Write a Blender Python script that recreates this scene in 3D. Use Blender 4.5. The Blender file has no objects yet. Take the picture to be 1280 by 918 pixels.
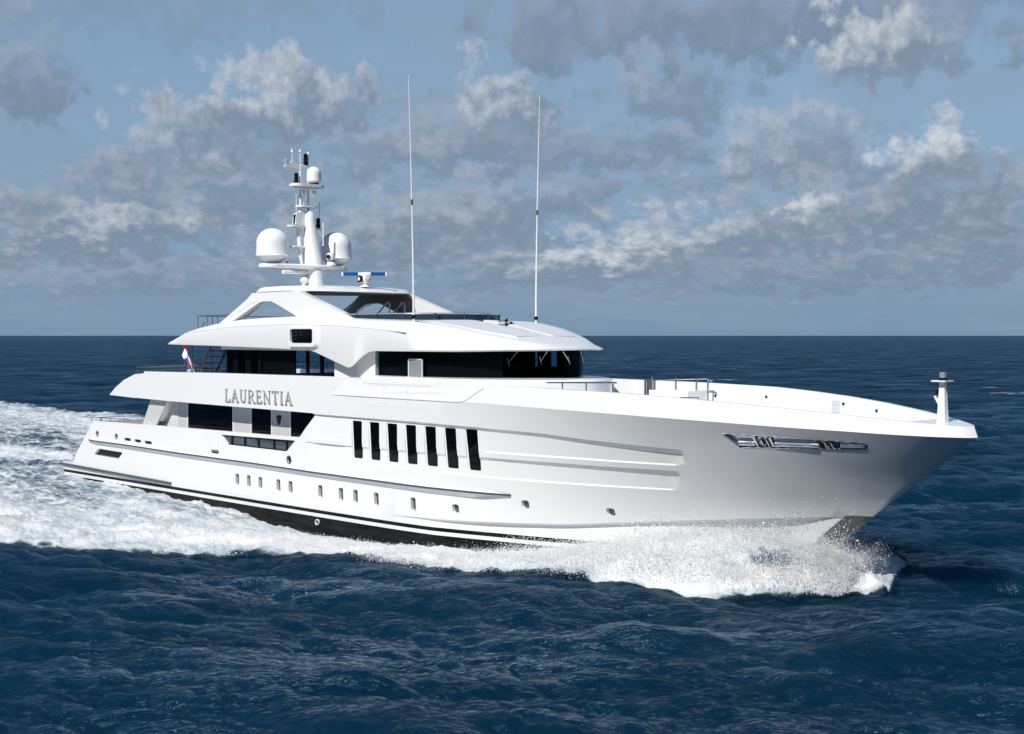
import bpy, bmesh, math, random
import numpy as np
from mathutils import Vector, Matrix, Euler
from mathutils.geometry import tessellate_polygon

C = bpy.context.scene.collection
rad = math.radians

# ------------------------------------------------------------------ camera
TH = rad(47.2)
cth, sth = math.cos(TH), math.sin(TH)
CAM = Vector((76.9, -40.4, 8.5))
PITCH = math.atan(39.5 / 1716.0)
v_right = Vector((cth, sth, 0))
v_ah = Vector((-sth, cth, 0))
v_fwd = v_ah * math.cos(PITCH) - Vector((0, 0, 1)) * math.sin(PITCH)
v_up = v_ah * math.sin(PITCH) + Vector((0, 0, 1)) * math.cos(PITCH)
cam = bpy.data.cameras.new('camera')
cam.sensor_width = 36.0
cam.lens = 36.0 * 1716.0 / 1280.0
cam.clip_start = 0.5
cam.clip_end = 60000.0
camo = bpy.data.objects.new('camera', cam)
C.objects.link(camo)
m = Matrix((v_right, v_up, -v_fwd)).transposed().to_4x4()
m.translation = CAM
camo.matrix_world = m
bpy.context.scene.camera = camo

# ------------------------------------------------------------------ sun, exposure
SUN_EL = rad(46)
sun_h = Vector((0.27, -0.963, 0)).normalized()
sun_dir = Vector((sun_h.x * math.cos(SUN_EL), sun_h.y * math.cos(SUN_EL), math.sin(SUN_EL)))
sl = bpy.data.lights.new('sun', 'SUN')
sl.energy = 4.5
sl.angle = rad(0.5)
sl.color = (1.0, 0.965, 0.91)
so = bpy.data.objects.new('sun', sl)
so.rotation_euler = (-sun_dir).to_track_quat('-Z', 'Y').to_euler()
C.objects.link(so)
vs = bpy.context.scene.view_settings
vs.view_transform = 'Standard'
vs.look = 'None'
vs.exposure = 0.2
vs.gamma = 1.0
vs.use_curve_mapping = False
cy = bpy.context.scene.cycles
cy.max_bounces = 7
cy.transparent_max_bounces = 12
cy.caustics_reflective = False
cy.caustics_refractive = False
cy.sample_clamp_indirect = 6.0
cy.blur_glossy = 1.0
cy.use_denoising = True
cy.denoiser = 'OPENIMAGEDENOISE'
cy.denoising_input_passes = 'RGB_ALBEDO_NORMAL'
cy.denoising_prefilter = 'ACCURATE'

# ------------------------------------------------------------------ sky with clouds (world shader)
def build_world():
    w = bpy.data.worlds.new('World')
    bpy.context.scene.world = w
    w.use_nodes = True
    nt = w.node_tree
    nt.nodes.clear()
    L = nt.links.new

    def N(t, **k):
        n = nt.nodes.new(t)
        for a, b in k.items():
            setattr(n, a, b)
        return n

    def M(op, a, b=None, c=None, clamp=False):
        n = N('ShaderNodeMath', operation=op, use_clamp=clamp)
        for i, v in enumerate((a, b, c)):
            if v is None:
                continue
            if isinstance(v, (int, float)):
                n.inputs[i].default_value = v
            else:
                L(v, n.inputs[i])
        return n.outputs[0]

    def VM(op, a, b):
        n = N('ShaderNodeVectorMath', operation=op)
        for i, v in enumerate((a, b)):
            if isinstance(v, (tuple, list)):
                n.inputs[i].default_value = v
            else:
                L(v, n.inputs[i])
        return n.outputs[0]

    def noise(vec, scale, detail, rough, lac=2.0):
        n = N('ShaderNodeTexNoise', noise_dimensions='2D')
        n.inputs['Scale'].default_value = scale
        n.inputs['Detail'].default_value = detail
        n.inputs['Roughness'].default_value = rough
        n.inputs['Lacunarity'].default_value = lac
        L(vec, n.inputs['Vector'])
        return n.outputs['Fac']

    def smooth(x, a, b, lo=0.0, hi=1.0):
        n = N('ShaderNodeMapRange', interpolation_type='SMOOTHSTEP')
        L(x, n.inputs[0])
        n.inputs[1].default_value = a
        n.inputs[2].default_value = b
        n.inputs[3].default_value = lo
        n.inputs[4].default_value = hi
        return n.outputs[0]

    def mixc(f, a, b):
        n = N('ShaderNodeMix', data_type='RGBA')
        if isinstance(f, (int, float)):
            n.inputs[0].default_value = f
        else:
            L(f, n.inputs[0])
        for i, v in ((6, a), (7, b)):
            if isinstance(v, tuple):
                n.inputs[i].default_value = (*v, 1)
            else:
                L(v, n.inputs[i])
        return n.outputs[2]

    STR = 0.10
    sky = N('ShaderNodeTexSky', sky_type='NISHITA')
    sky.sun_disc = False
    sky.sun_elevation = SUN_EL
    sky.sun_rotation = math.atan2(sun_dir.x, sun_dir.y)
    sky.altitude = 0
    sky.air_density = 1.0
    sky.dust_density = 0.6
    sky.ozone_density = 2.0
    tc = N('ShaderNodeTexCoord')
    d = tc.outputs['Generated']
    sep = N('ShaderNodeSeparateXYZ')
    L(d, sep.inputs[0])
    # azimuth measured from a fixed compass bearing, and elevation, in degrees
    bear = math.atan2(v_ah.y, v_ah.x)
    dx = M('ADD', M('MULTIPLY', sep.outputs[0], math.cos(bear)), M('MULTIPLY', sep.outputs[1], math.sin(bear)))
    dy = M('SUBTRACT', M('MULTIPLY', sep.outputs[0], math.sin(bear)), M('MULTIPLY', sep.outputs[1], math.cos(bear)))
    az = M('MULTIPLY', M('ARCTAN2', dy, dx), 57.2958)
    el = M('MULTIPLY', M('ARCSINE', sep.outputs[2]), 57.2958)
    elp = M('MAXIMUM', el, 0.0)
    # cloud-field coordinates: layers get thinner towards the horizon
    lv = M('MULTIPLY', M('LOGARITHM', M('ADD', elp, 3.2), 2.718), 6.5)
    comb = N('ShaderNodeCombineXYZ')
    L(M('MULTIPLY', az, 0.62), comb.inputs[0])
    L(M('MULTIPLY', lv, 1.15), comb.inputs[1])
    p0 = comb.outputs[0]

    def wn(vec, scale, detail, rough):
        n = N('ShaderNodeTexNoise', noise_dimensions='2D')
        n.inputs['Scale'].default_value = scale
        n.inputs['Detail'].default_value = detail
        n.inputs['Roughness'].default_value = rough
        L(vec, n.inputs['Vector'])
        sp_ = N('ShaderNodeSeparateColor')
        L(n.outputs['Color'], sp_.inputs[0])
        return [M('SUBTRACT', sp_.outputs[k], 0.5) for k in range(3)]
    w = wn(p0, 0.75, 6, 0.57)
    f = wn(p0, 2.4, 5, 0.54)
    n2 = N('ShaderNodeTexVoronoi', feature='F1', voronoi_dimensions='2D')
    n2.inputs['Scale'].default_value = 1.9
    n2.inputs['Detail'].default_value = 3
    n2.inputs['Roughness'].default_value = 0.6
    L(VM('ADD', p0, VM('MULTIPLY', comb.outputs[0], (0, 0, 0))), n2.inputs['Vector'])
    puff = M('SUBTRACT', 0.62, n2.outputs['Distance'])

    # clear sky, hazier low down, with a thin high veil
    hs = N('ShaderNodeHueSaturation')
    hs.inputs['Saturation'].default_value = 0.88
    hs.inputs['Value'].default_value = 1.0
    L(sky.outputs[0], hs.inputs['Color'])
    base = mixc(smooth(elp, 0.0, 16.0, 0.90, 0.50), hs.outputs[0], (1.45, 2.5, 4.0))
    base = mixc(smooth(elp, 0.0, 3.0, 0.75, 0.0), base, (1.65, 2.55, 3.6))
    veil = smooth(noise(VM('MULTIPLY', p0, (0.30, 0.9, 1)), 0.6, 6, 0.6), 0.36, 0.74, 0.0, 0.55)
    col = mixc(veil, base, (2.3, 3.0, 3.95))
    # low, distant layers of cloud
    lowd = M('ADD', M('MULTIPLY', w[2], 1.0), M('ADD', M('MULTIPLY', f[2], 0.25), M('MULTIPLY', puff, 0.20)))
    lowm = M('MULTIPLY', smooth(M('ABSOLUTE', M('SUBTRACT', el, 4.0)), 1.6, 3.8, 1.0, 0.0), smooth(lowd, -0.12, 0.16))
    lows = smooth(M('ADD', M('MULTIPLY', w[1], 1.6), M('ADD', M('MULTIPLY', f[1], 0.25), M('MULTIPLY', puff, 0.3))), -0.15, 0.40)
    col = mixc(M('MULTIPLY', lowm, 0.80), col, mixc(lows, (1.85, 2.5, 3.3), (3.9, 4.35, 4.95)))
    # the separate clouds, far ones first; each is lit from its upper left and has a dim base
    for (a, e, ra, re, br, op) in CLOUDS:
        u = M('ADD', M('MULTIPLY', M('SUBTRACT', az, a), 1.0 / ra), M('ADD', M('MULTIPLY', w[0], 2.8), M('MULTIPLY', f[0], 0.45)))
        v = M('ADD', M('MULTIPLY', M('SUBTRACT', el, e), 1.0 / re), M('ADD', M('MULTIPLY', w[1], 2.8), M('MULTIPLY', f[1], 0.45)))
        vb = M('MAXIMUM', v, M('MULTIPLY', v, -1.35))
        q = M('SUBTRACT', M('ADD', M('MULTIPLY', u, u), M('MULTIPLY', vb, vb)), M('MULTIPLY', puff, 0.5))
        al = smooth(q, 0.30, 1.55, op, 0.0)
        sh = M('ADD', M('SUBTRACT', M('MULTIPLY', v, 0.75), M('MULTIPLY', u, 0.30)), M('ADD', M('MULTIPLY', puff, 0.45), M('MULTIPLY', f[2], 0.55)))
        lt = smooth(sh, -0.50, 0.70, 0.02 + 0.06 * br, min(1.0, br * 1.25))
        col = mixc(al, col, mixc(lt, (1.48, 2.10, 2.92), (5.8, 6.05, 6.5)))
    # the clouds stand on this side of the sky; the rest of it is clear
    col = mixc(smooth(M('ABSOLUTE', az), 45.0, 95.0), col, (0.85, 1.55, 2.6))
    # above the picture the sky clears to a deep blue
    col = mixc(smooth(elp, 14.0, 30.0), col, (0.50, 1.10, 2.15))
    bg = N('ShaderNodeBackground')
    bg.inputs['Strength'].default_value = STR
    L(col, bg.inputs['Color'])
    out = N('ShaderNodeOutputWorld')
    L(bg.outputs[0], out.inputs['Surface'])


# bearings are degrees right of the compass bearing above, elevations above the horizon
def _cl(px, py, rx, ry, br, op):
    return (math.degrees(math.atan((px - 640) / 1716)), (419 - py) / 1716 * 57.3, rx * 1.15 / 1716 * 57.3, ry * 1.15 / 1716 * 57.3, br, op)


CLOUDS = [_cl(*q) for q in (
    (200, 350, 200, 24, .35, .6), (980, 345, 220, 26, .30, .75), (650, 340, 130, 28, .45, .7), (420, 315, 100, 45, .40, .7),
    (1230, 315, 100, 42, .55, .8), (900, 305, 130, 34, .60, .85), (765, 330, 95, 28, .80, .85), (540, 300, 105, 45, .42, .75),
    (110, 300, 175, 45, .65, .9), (1130, 270, 165, 58, .36, .9), (1012, 272, 34, 20, .95, .9), (620, 268, 115, 40, .36, .7),
    (20, 268, 65, 30, .30, .8), (290, 252, 95, 45, .48, .7), (150, 235, 62, 40, .32, .8), (760, 236, 45, 18, .22, .7),
    (1165, 215, 65, 42, .80, .85), (470, 195, 75, 40, .30, .6), (690, 192, 150, 32, .30, .75), (560, 190, 85, 40, .32, .6),
    (270, 188, 95, 55, .52, .8), (985, 200, 95, 45, .46, .75), (640, 140, 65, 48, .65, .8), (350, 138, 115, 48, .58, .9),
    (15, 130, 65, 50, .26, .9), (830, 122, 70, 45, .30, .7), (870, 45, 240, 55, .16, .85), (1110, 82, 90, 50, .75, .9),
    (130, 25, 220, 45, .34, .35), (1210, 25, 120, 45, .30, .5))]
build_world()

# ------------------------------------------------------------------ materials
def new_mat(name):
    mt = bpy.data.materials.new(name)
    mt.use_nodes = True
    return mt, mt.node_tree, mt.node_tree.nodes['Principled BSDF']


def simple(name, col, rough=0.4, metal=0.0, coat=0.0, var=0.05, vscale=3.0, bump=0.0, bscale=40.0):
    mt, nt, p = new_mat(name)
    p.inputs['Roughness'].default_value = rough
    p.inputs['Metallic'].default_value = metal
    if coat:
        p.inputs['Coat Weight'].default_value = coat
        p.inputs['Coat Roughness'].default_value = 0.06
    tc = nt.nodes.new('ShaderNodeTexCoord')
    nz = nt.nodes.new('ShaderNodeTexNoise')
    nz.inputs['Scale'].default_value = vscale
    nz.inputs['Detail'].default_value = 5
    nt.links.new(tc.outputs['Object'], nz.inputs['Vector'])
    mx = nt.nodes.new('ShaderNodeMix')
    mx.data_type = 'RGBA'
    mx.inputs[6].default_value = (*[max(0, c * (1 - var)) for c in col], 1)
    mx.inputs[7].default_value = (*[min(1, c * (1 + var)) for c in col], 1)
    nt.links.new(nz.outputs['Fac'], mx.inputs[0])
    nt.links.new(mx.outputs[2], p.inputs['Base Color'])
    if bump:
        nb = nt.nodes.new('ShaderNodeTexNoise')
        nb.inputs['Scale'].default_value = bscale
        nb.inputs['Detail'].default_value = 3
        nt.links.new(tc.outputs['Object'], nb.inputs['Vector'])
        bp = nt.nodes.new('ShaderNodeBump')
        bp.inputs['Strength'].default_value = bump
        bp.inputs['Distance'].default_value = 0.02
        nt.links.new(nb.outputs['Fac'], bp.inputs['Height'])
        nt.links.new(bp.outputs[0], p.inputs['Normal'])
    return mt


WHITE = simple('white_paint', (0.78, 0.785, 0.79), 0.28, coat=0.35, var=0.012, vscale=0.6)
MATTE = simple('white_matt', (0.78, 0.785, 0.79), 0.5, var=0.02, vscale=2)
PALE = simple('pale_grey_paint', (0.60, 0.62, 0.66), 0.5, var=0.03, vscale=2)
BLACK = simple('black_plastic', (0.004, 0.004, 0.0045), 0.35)
BLACK.node_tree.nodes['Principled BSDF'].inputs['Specular IOR Level'].default_value = 0.25
RUBBER = simple('dark_rubber', (0.035, 0.037, 0.04), 0.6)
BRIGHT = simple('polished_bright_steel', (.82, .83, .84), .32, metal=.85)
STEEL = simple('stainless_steel', (0.62, 0.63, 0.64), 0.14, metal=1.0)
DARKSTEEL = simple('dark_steel', (0.16, 0.165, 0.17), 0.35, metal=0.7)
STEMPLATE = simple('worn_stem_plate', (0.22, 0.225, 0.235), 0.35, metal=0.8, var=0.5, vscale=6, bump=0.6, bscale=14)
LETTER = simple('brushed_letter_metal', (0.36, 0.38, 0.41), 0.4, metal=0.2)
GLASS = simple('black_glass', (0.002, 0.0025, 0.003), 0.03)
GLASS.node_tree.nodes['Principled BSDF'].inputs['Specular IOR Level'].default_value = 0.22
PORTGLASS = simple('grey_porthole_glass', (0.075, 0.085, 0.095), 0.08)
BALGLASS = simple('balcony_glass', (0.055, 0.07, 0.09), 0.05)
BLUEARRAY = simple('blue_radar_cover', (0.005, 0.075, 0.26), 0.3)
TEAK = simple('teak_deck', (0.30, 0.21, 0.13), 0.6, var=0.15, vscale=8)
RED = simple('flag_red', (0.45, 0.01, 0.02), 0.7)
FLAGWHITE = simple('flag_white', (0.75, 0.75, 0.75), 0.7)
FLAGBLUE = simple('flag_blue', (0.01, 0.08, 0.36), 0.7)
INTERIOR = simple('dark_interior', (0.003, 0.003, 0.0035), 0.8)
INTERIOR.node_tree.nodes['Principled BSDF'].inputs['Specular IOR Level'].default_value = 0.1


def hull_material():
    mt, nt, p = new_mat('hull_paint')
    L = nt.links.new
    tc = nt.nodes.new('ShaderNodeTexCoord')
    sp = nt.nodes.new('ShaderNodeSeparateXYZ')
    L(tc.outputs['Object'], sp.inputs[0])

    def M(op, a, b):
        n = nt.nodes.new('ShaderNodeMath')
        n.operation = op
        for i, v in enumerate((a, b)):
            if isinstance(v, (int, float)):
                n.inputs[i].default_value = v
            else:
                L(v, n.inputs[i])
        return n.outputs[0]
    rise = M('MULTIPLY', M('MAXIMUM', M('SUBTRACT', sp.outputs[0], 33.0), 0.0), 0.022)
    z = M('SUBTRACT', sp.outputs[2], rise)
    anti = M('LESS_THAN', z, 0.22)
    stripe = M('MULTIPLY', M('GREATER_THAN', z, 0.385), M('LESS_THAN', z, 0.55))
    dark = M('MAXIMUM', anti, stripe)
    nz = nt.nodes.new('ShaderNodeTexNoise')
    nz.inputs['Scale'].default_value = 1.6
    nz.inputs['Detail'].default_value = 7
    nz.inputs['Roughness'].default_value = 0.65
    mp = nt.nodes.new('ShaderNodeMapping')
    mp.inputs['Scale'].default_value = (0.5, 1, 2.2)
    L(tc.outputs['Object'], mp.inputs[0])
    L(mp.outputs[0], nz.inputs['Vector'])
    dc = nt.nodes.new('ShaderNodeValToRGB')
    dc.color_ramp.elements[0].color = (0.004, 0.004, 0.005, 1)
    dc.color_ramp.elements[0].position = 0.35
    dc.color_ramp.elements[1].color = (0.022, 0.023, 0.026, 1)
    dc.color_ramp.elements[1].position = 0.75
    L(nz.outputs['Fac'], dc.inputs[0])
    mx = nt.nodes.new('ShaderNodeMix')
    mx.data_type = 'RGBA'
    L(dark, mx.inputs[0])
    mx.inputs[6].default_value = (0.78, 0.785, 0.79, 1)
    L(dc.outputs[0], mx.inputs[7])
    L(mx.outputs[2], p.inputs['Base Color'])
    p.inputs['Roughness'].default_value = 0.27
    L(M('MULTIPLY', M('SUBTRACT', 1.0, dark), 0.5), p.inputs['Coat Weight'])
    L(M('SUBTRACT', 0.5, M('MULTIPLY', dark, 0.44)), p.inputs['Specular IOR Level'])
    p.inputs['Coat Roughness'].default_value = 0.08
    return mt


HULL = hull_material()


def tinted():
    mt, nt, p = new_mat('tinted_glass')
    L = nt.links.new
    out = nt.nodes['Material Output']
    tr = nt.nodes.new('ShaderNodeBsdfTransparent')
    tr.inputs[0].default_value = (0.80, 0.90, 0.96, 1)
    p.inputs['Base Color'].default_value = (0.004, 0.005, 0.006, 1)
    p.inputs['Roughness'].default_value = 0.03
    mx = nt.nodes.new('ShaderNodeMixShader')
    lw = nt.nodes.new('ShaderNodeLayerWeight')
    lw.inputs[0].default_value = 0.5
    pw = nt.nodes.new('ShaderNodeMath')
    pw.operation = 'POWER'
    L(lw.outputs['Facing'], pw.inputs[0])
    pw.inputs[1].default_value = 4.0
    md = nt.nodes.new('ShaderNodeMath')
    md.operation = 'MULTIPLY_ADD'
    L(pw.outputs[0], md.inputs[0])
    md.inputs[1].default_value = 0.5
    md.inputs[2].default_value = 0.03
    L(md.outputs[0], mx.inputs[0])
    L(tr.outputs[0], mx.inputs[1])
    L(p.outputs[0], mx.inputs[2])
    L(mx.outputs[0], out.inputs[0])
    return mt


TINT = tinted()


def radome_mat():
    mt, nt, p = new_mat('radome_gelcoat')
    p.inputs['Base Color'].default_value = (0.79, 0.80, 0.80, 1)
    p.inputs['Roughness'].default_value = 0.35
    return mt


RADOME = radome_mat()
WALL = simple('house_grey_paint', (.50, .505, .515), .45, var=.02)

# ------------------------------------------------------------------ mesh helpers
class MB:
    """collects polygons, then links them as one mesh object"""
    def __init__(self):
        self.v, self.f, self.mi = [], [], []

    def add(self, vs, fs, mi=0):
        o = len(self.v)
        self.v += [tuple(map(float, q)) for q in vs]
        for f in fs:
            self.f.append([o + i for i in f])
            self.mi.append(mi)
        return self

    def box(self, a, b, mi=0):
        (x0, y0, z0), (x1, y1, z1) = a, b
        vs = [(x, y, z) for z in (z0, z1) for y in (y0, y1) for x in (x0, x1)]
        return self.add(vs, [(0, 2, 3, 1), (4, 5, 7, 6), (0, 1, 5, 4), (2, 6, 7, 3), (0, 4, 6, 2), (1, 3, 7, 5)], mi)

    def loft(self, rings, closed=True, caps=True, mi=0):
        n = len(rings[0])
        vs = [q for r in rings for q in r]
        fs = []
        k = n if closed else n - 1
        for i in range(len(rings) - 1):
            for j in range(k):
                a, b = i * n + j, i * n + (j + 1) % n
                fs.append((a, b, b + n, a + n))
        if caps:
            fs.append(tuple(range(n))[::-1])
            fs.append(tuple(range((len(rings) - 1) * n, len(rings) * n)))
        return self.add(vs, fs, mi)

    def tube(self, pts, r, n=8, mi=0, r1=None):
        pts = [Vector(q) for q in pts]
        rings = []
        for i, q in enumerate(pts):
            t = (pts[min(i + 1, len(pts) - 1)] - pts[max(i - 1, 0)]).normalized()
            a = Vector((0, 0, 1)) if abs(t.z) < 0.9 else Vector((1, 0, 0))
            u = t.cross(a).normalized()
            w = t.cross(u)
            rr = r if r1 is None else r + (r1 - r) * i / (len(pts) - 1)
            rings.append([q + (u * math.cos(k * 2 * math.pi / n) + w * math.sin(k * 2 * math.pi / n)) * rr for k in range(n)])
        return self.loft(rings, mi=mi)

    def lathe(self, prof, c=(0, 0, 0), n=32, mi=0, mat3=None):
        c = Vector(c)
        rings = []
        for r, z in prof:
            ring = [Vector((max(r, 1e-4) * math.cos(k * 2 * math.pi / n), max(r, 1e-4) * math.sin(k * 2 * math.pi / n), z)) for k in range(n)]
            if mat3:
                ring = [mat3 @ q for q in ring]
            rings.append([c + q for q in ring])
        return self.loft(rings, mi=mi)

    def prism(self, poly, y0, y1, mi=0, axis='y', lift=None):
        """poly in (x,z) extruded along y, or (x,y) along z, or (y,z) along x; y0/y1 may be functions of the point"""
        def P(q, t):
            h = t(q) if callable(t) else t
            return (q[0], h, q[1]) if axis == 'y' else ((q[0], q[1], h) if axis == 'z' else (h, q[0], q[1]))
        n = len(poly)
        vs = [P(q, y0) for q in poly] + [P(q, y1) for q in poly]
        tri = tessellate_polygon([[Vector((q[0], q[1], 0)) for q in poly]])
        fs = [tuple(t) for t in tri] + [tuple(i + n for i in t)[::-1] for t in tri]
        fs += [(i, i + n, (i + 1) % n + n, (i + 1) % n) for i in range(n)]
        return self.add(vs, fs, mi)

    def build(self, name, mats, parent=None, sharp=30, flat=False, weld=1e-5):
        me = bpy.data.meshes.new(name)
        me.from_pydata(self.v, [], self.f)
        if not isinstance(mats, (list, tuple)):
            mats = [mats]
        for q in mats:
            me.materials.append(q)
        me.polygons.foreach_set('material_index', self.mi)
        bm = bmesh.new()
        bm.from_mesh(me)
        if weld:
            bmesh.ops.remove_doubles(bm, verts=bm.verts, dist=weld)
        bmesh.ops.recalc_face_normals(bm, faces=bm.faces)
        bm.to_mesh(me)
        bm.free()
        if not flat:
            me.polygons.foreach_set('use_smooth', [True] * len(me.polygons))
            me.set_sharp_from_angle(angle=rad(sharp))
        o = bpy.data.objects.new(name, me)
        C.objects.link(o)
        if parent:
            o.parent = parent
        return o


def empty(name, loc=(0, 0, 0)):
    o = bpy.data.objects.new(name, None)
    o.location = loc
    C.objects.link(o)
    return o


def tag(o, label=None, cat=None, group=None, kind=None):
    if label:
        o['label'] = label
    if cat:
        o['category'] = cat
    if group:
        o['group'] = group
    if kind:
        o['kind'] = kind
    return o


def rrect(x0, z0, x1, z1, r, n=4, lean=0.0):
    pts = []
    for cx, cz, a0 in ((x1 - r, z1 - r, 0), (x0 + r, z1 - r, 90), (x0 + r, z0 + r, 180), (x1 - r, z0 + r, 270)):
        for k in range(n + 1):
            a = rad(a0 + 90 * k / n)
            pts.append((cx + r * math.cos(a), cz + r * math.sin(a)))
    return [(x + lean * (z - z0), z) for x, z in pts]


def circle(cx, cz, r, n=20, rz=None):
    return [(cx + r * math.cos(k * 2 * math.pi / n), cz + (rz or r) * math.sin(k * 2 * math.pi / n)) for k in range(n)]


def subdivide(poly, d=0.4):
    out = []
    for i, a in enumerate(poly):
        b = poly[(i + 1) % len(poly)]
        n = max(1, int(math.hypot(b[0] - a[0], b[1] - a[1]) / d))
        out += [(a[0] + (b[0] - a[0]) * k / n, a[1] + (b[1] - a[1]) * k / n) for k in range(n)]
    return out


def cut(obj, cutters):
    """exact boolean difference, applied, keeping only the result"""
    tmp = []
    for i, mb in enumerate(cutters):
        o = mb.build('cutter', [WHITE], None, flat=True)
        tmp.append(o)
        md = obj.modifiers.new('b%d' % i, 'BOOLEAN')
        md.operation = 'DIFFERENCE'
        md.solver = 'EXACT'
        md.object = o
    bpy.context.view_layer.update()
    dg = bpy.context.evaluated_depsgraph_get()
    me = bpy.data.meshes.new_from_object(obj.evaluated_get(dg))
    obj.modifiers.clear()
    old = obj.data
    obj.data = me
    bpy.data.meshes.remove(old)
    for o in tmp:
        q = o.data
        bpy.data.objects.remove(o)
        bpy.data.meshes.remove(q)
    return obj


def shade(obj, ang=25):
    me = obj.data
    me.polygons.foreach_set('use_smooth', [True] * len(me.polygons))
    me.set_sharp_from_angle(angle=rad(ang))


# ------------------------------------------------------------------ hull form (metres: x forward from the stern, y to port, z up)
I = lambda x, a, b: float(np.interp(x, a, b))


def pchip(xs, ys):
    """monotone cubic through the given offsets, so that the plating is fair"""
    x, y = np.array(xs, float), np.array(ys, float)
    h, d = np.diff(x), np.diff(y) / np.diff(x)
    mm = np.zeros(len(x))
    for i in range(1, len(x) - 1):
        if d[i - 1] * d[i] > 0:
            w1, w2 = 2 * h[i] + h[i - 1], h[i] + 2 * h[i - 1]
            mm[i] = (w1 + w2) / (w1 / d[i - 1] + w2 / d[i])
    mm[0], mm[-1] = d[0], d[-1]

    def f(q):
        q = min(max(q, x[0]), x[-1])
        i = min(max(int(np.searchsorted(x, q)) - 1, 0), len(h) - 1)
        t = (q - x[i]) / h[i]
        return float(y[i] * (1 + 2 * t) * (1 - t) ** 2 + mm[i] * h[i] * t * (1 - t) ** 2 + y[i + 1] * t * t * (3 - 2 * t) + mm[i + 1] * h[i] * t * t * (t - 1))
    return f


XS = [-2, 36, 39, 42, 44, 46, 48, 50, 52, 53, 54, 54.5, 54.75, 54.9]
BS = [4.72, 4.72, 4.72, 4.66, 4.5, 4.14, 3.64, 3.01, 2.18, 1.66, 1.0, .57, .3, 0]
bs = pchip(XS, BS)
zs = lambda x: I(x, [-2, 8, 17, 26.5, 36, 40, 44, 46, 48, 50, 52, 54, 55], [6.55, 6.55, 6.63, 6.66, 6.56, 6.53, 6.45, 6.35, 6.23, 6.07, 5.88, 5.68, 5.58])
bk = lambda x: bs(x - .12) + I(x, [28, 38, 52, 54.9, 55.02], [0, .12, .10, .03, 0])
zk = pchip([-2, 35.5, 41, 44, 47.7, 50.3, 51.8, 53.1, 54.2, 55], [5.9, 5.86, 5.77, 5.7, 5.57, 5.46, 5.4, 5.33, 5.28, 5.25])


def bc(x):
    if x < 20:
        return 4.55
    if x < 30:
        return 4.55 - .1 * ((x - 20) / 10) ** 2
    return 4.45 * max(0., 1 - ((x - 30) / 21.23) ** 2)


zc = pchip([-2, 24, 30, 33, 36.7, 38.3, 39.8, 42.2, 48.9, 51.23], [.78, .8, .86, .92, 1.1, 1.2, 1.3, 1.55, 2.2, 2.38])
stemx = lambda z: I(z, [-2, 0, 1.56, 2.38, 3.73, 5.25], [47.0, 48.6, 50.26, 51.23, 52.99, 55.02])


def bside(x, z):
    """half-breadth of the topsides at station x, height z"""
    c, k = zc(x), zk(x)
    t = (z - c) / (k - c)
    if t > 1:
        return I(z, [k, zs(x)], [bk(x), bs(x)])
    t = max(t, 0.0)
    if x <= 38:
        return bc(x) + (bk(x) - bc(x)) * t
    xe = stemx(z)
    d = (x - 38.0) ** 2
    xk = x + (55.02 - xe) / (xe - 38.0) ** 2 * d
    xc = x + (51.23 - xe) / (xe - 38.0) ** 2 * d
    return max(0.0, bc(xc) * (1 - t) + bk(xk) * t)


def sstep(x, a, b):
    t = min(1, max(0, (x - a) / (b - a)))
    return t * t * (3 - 2 * t)


yacht = tag(empty('motor_yacht'), 'large white motor yacht with black windows and twin whip antennas, pushing up a bow wave', 'yacht')


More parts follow.
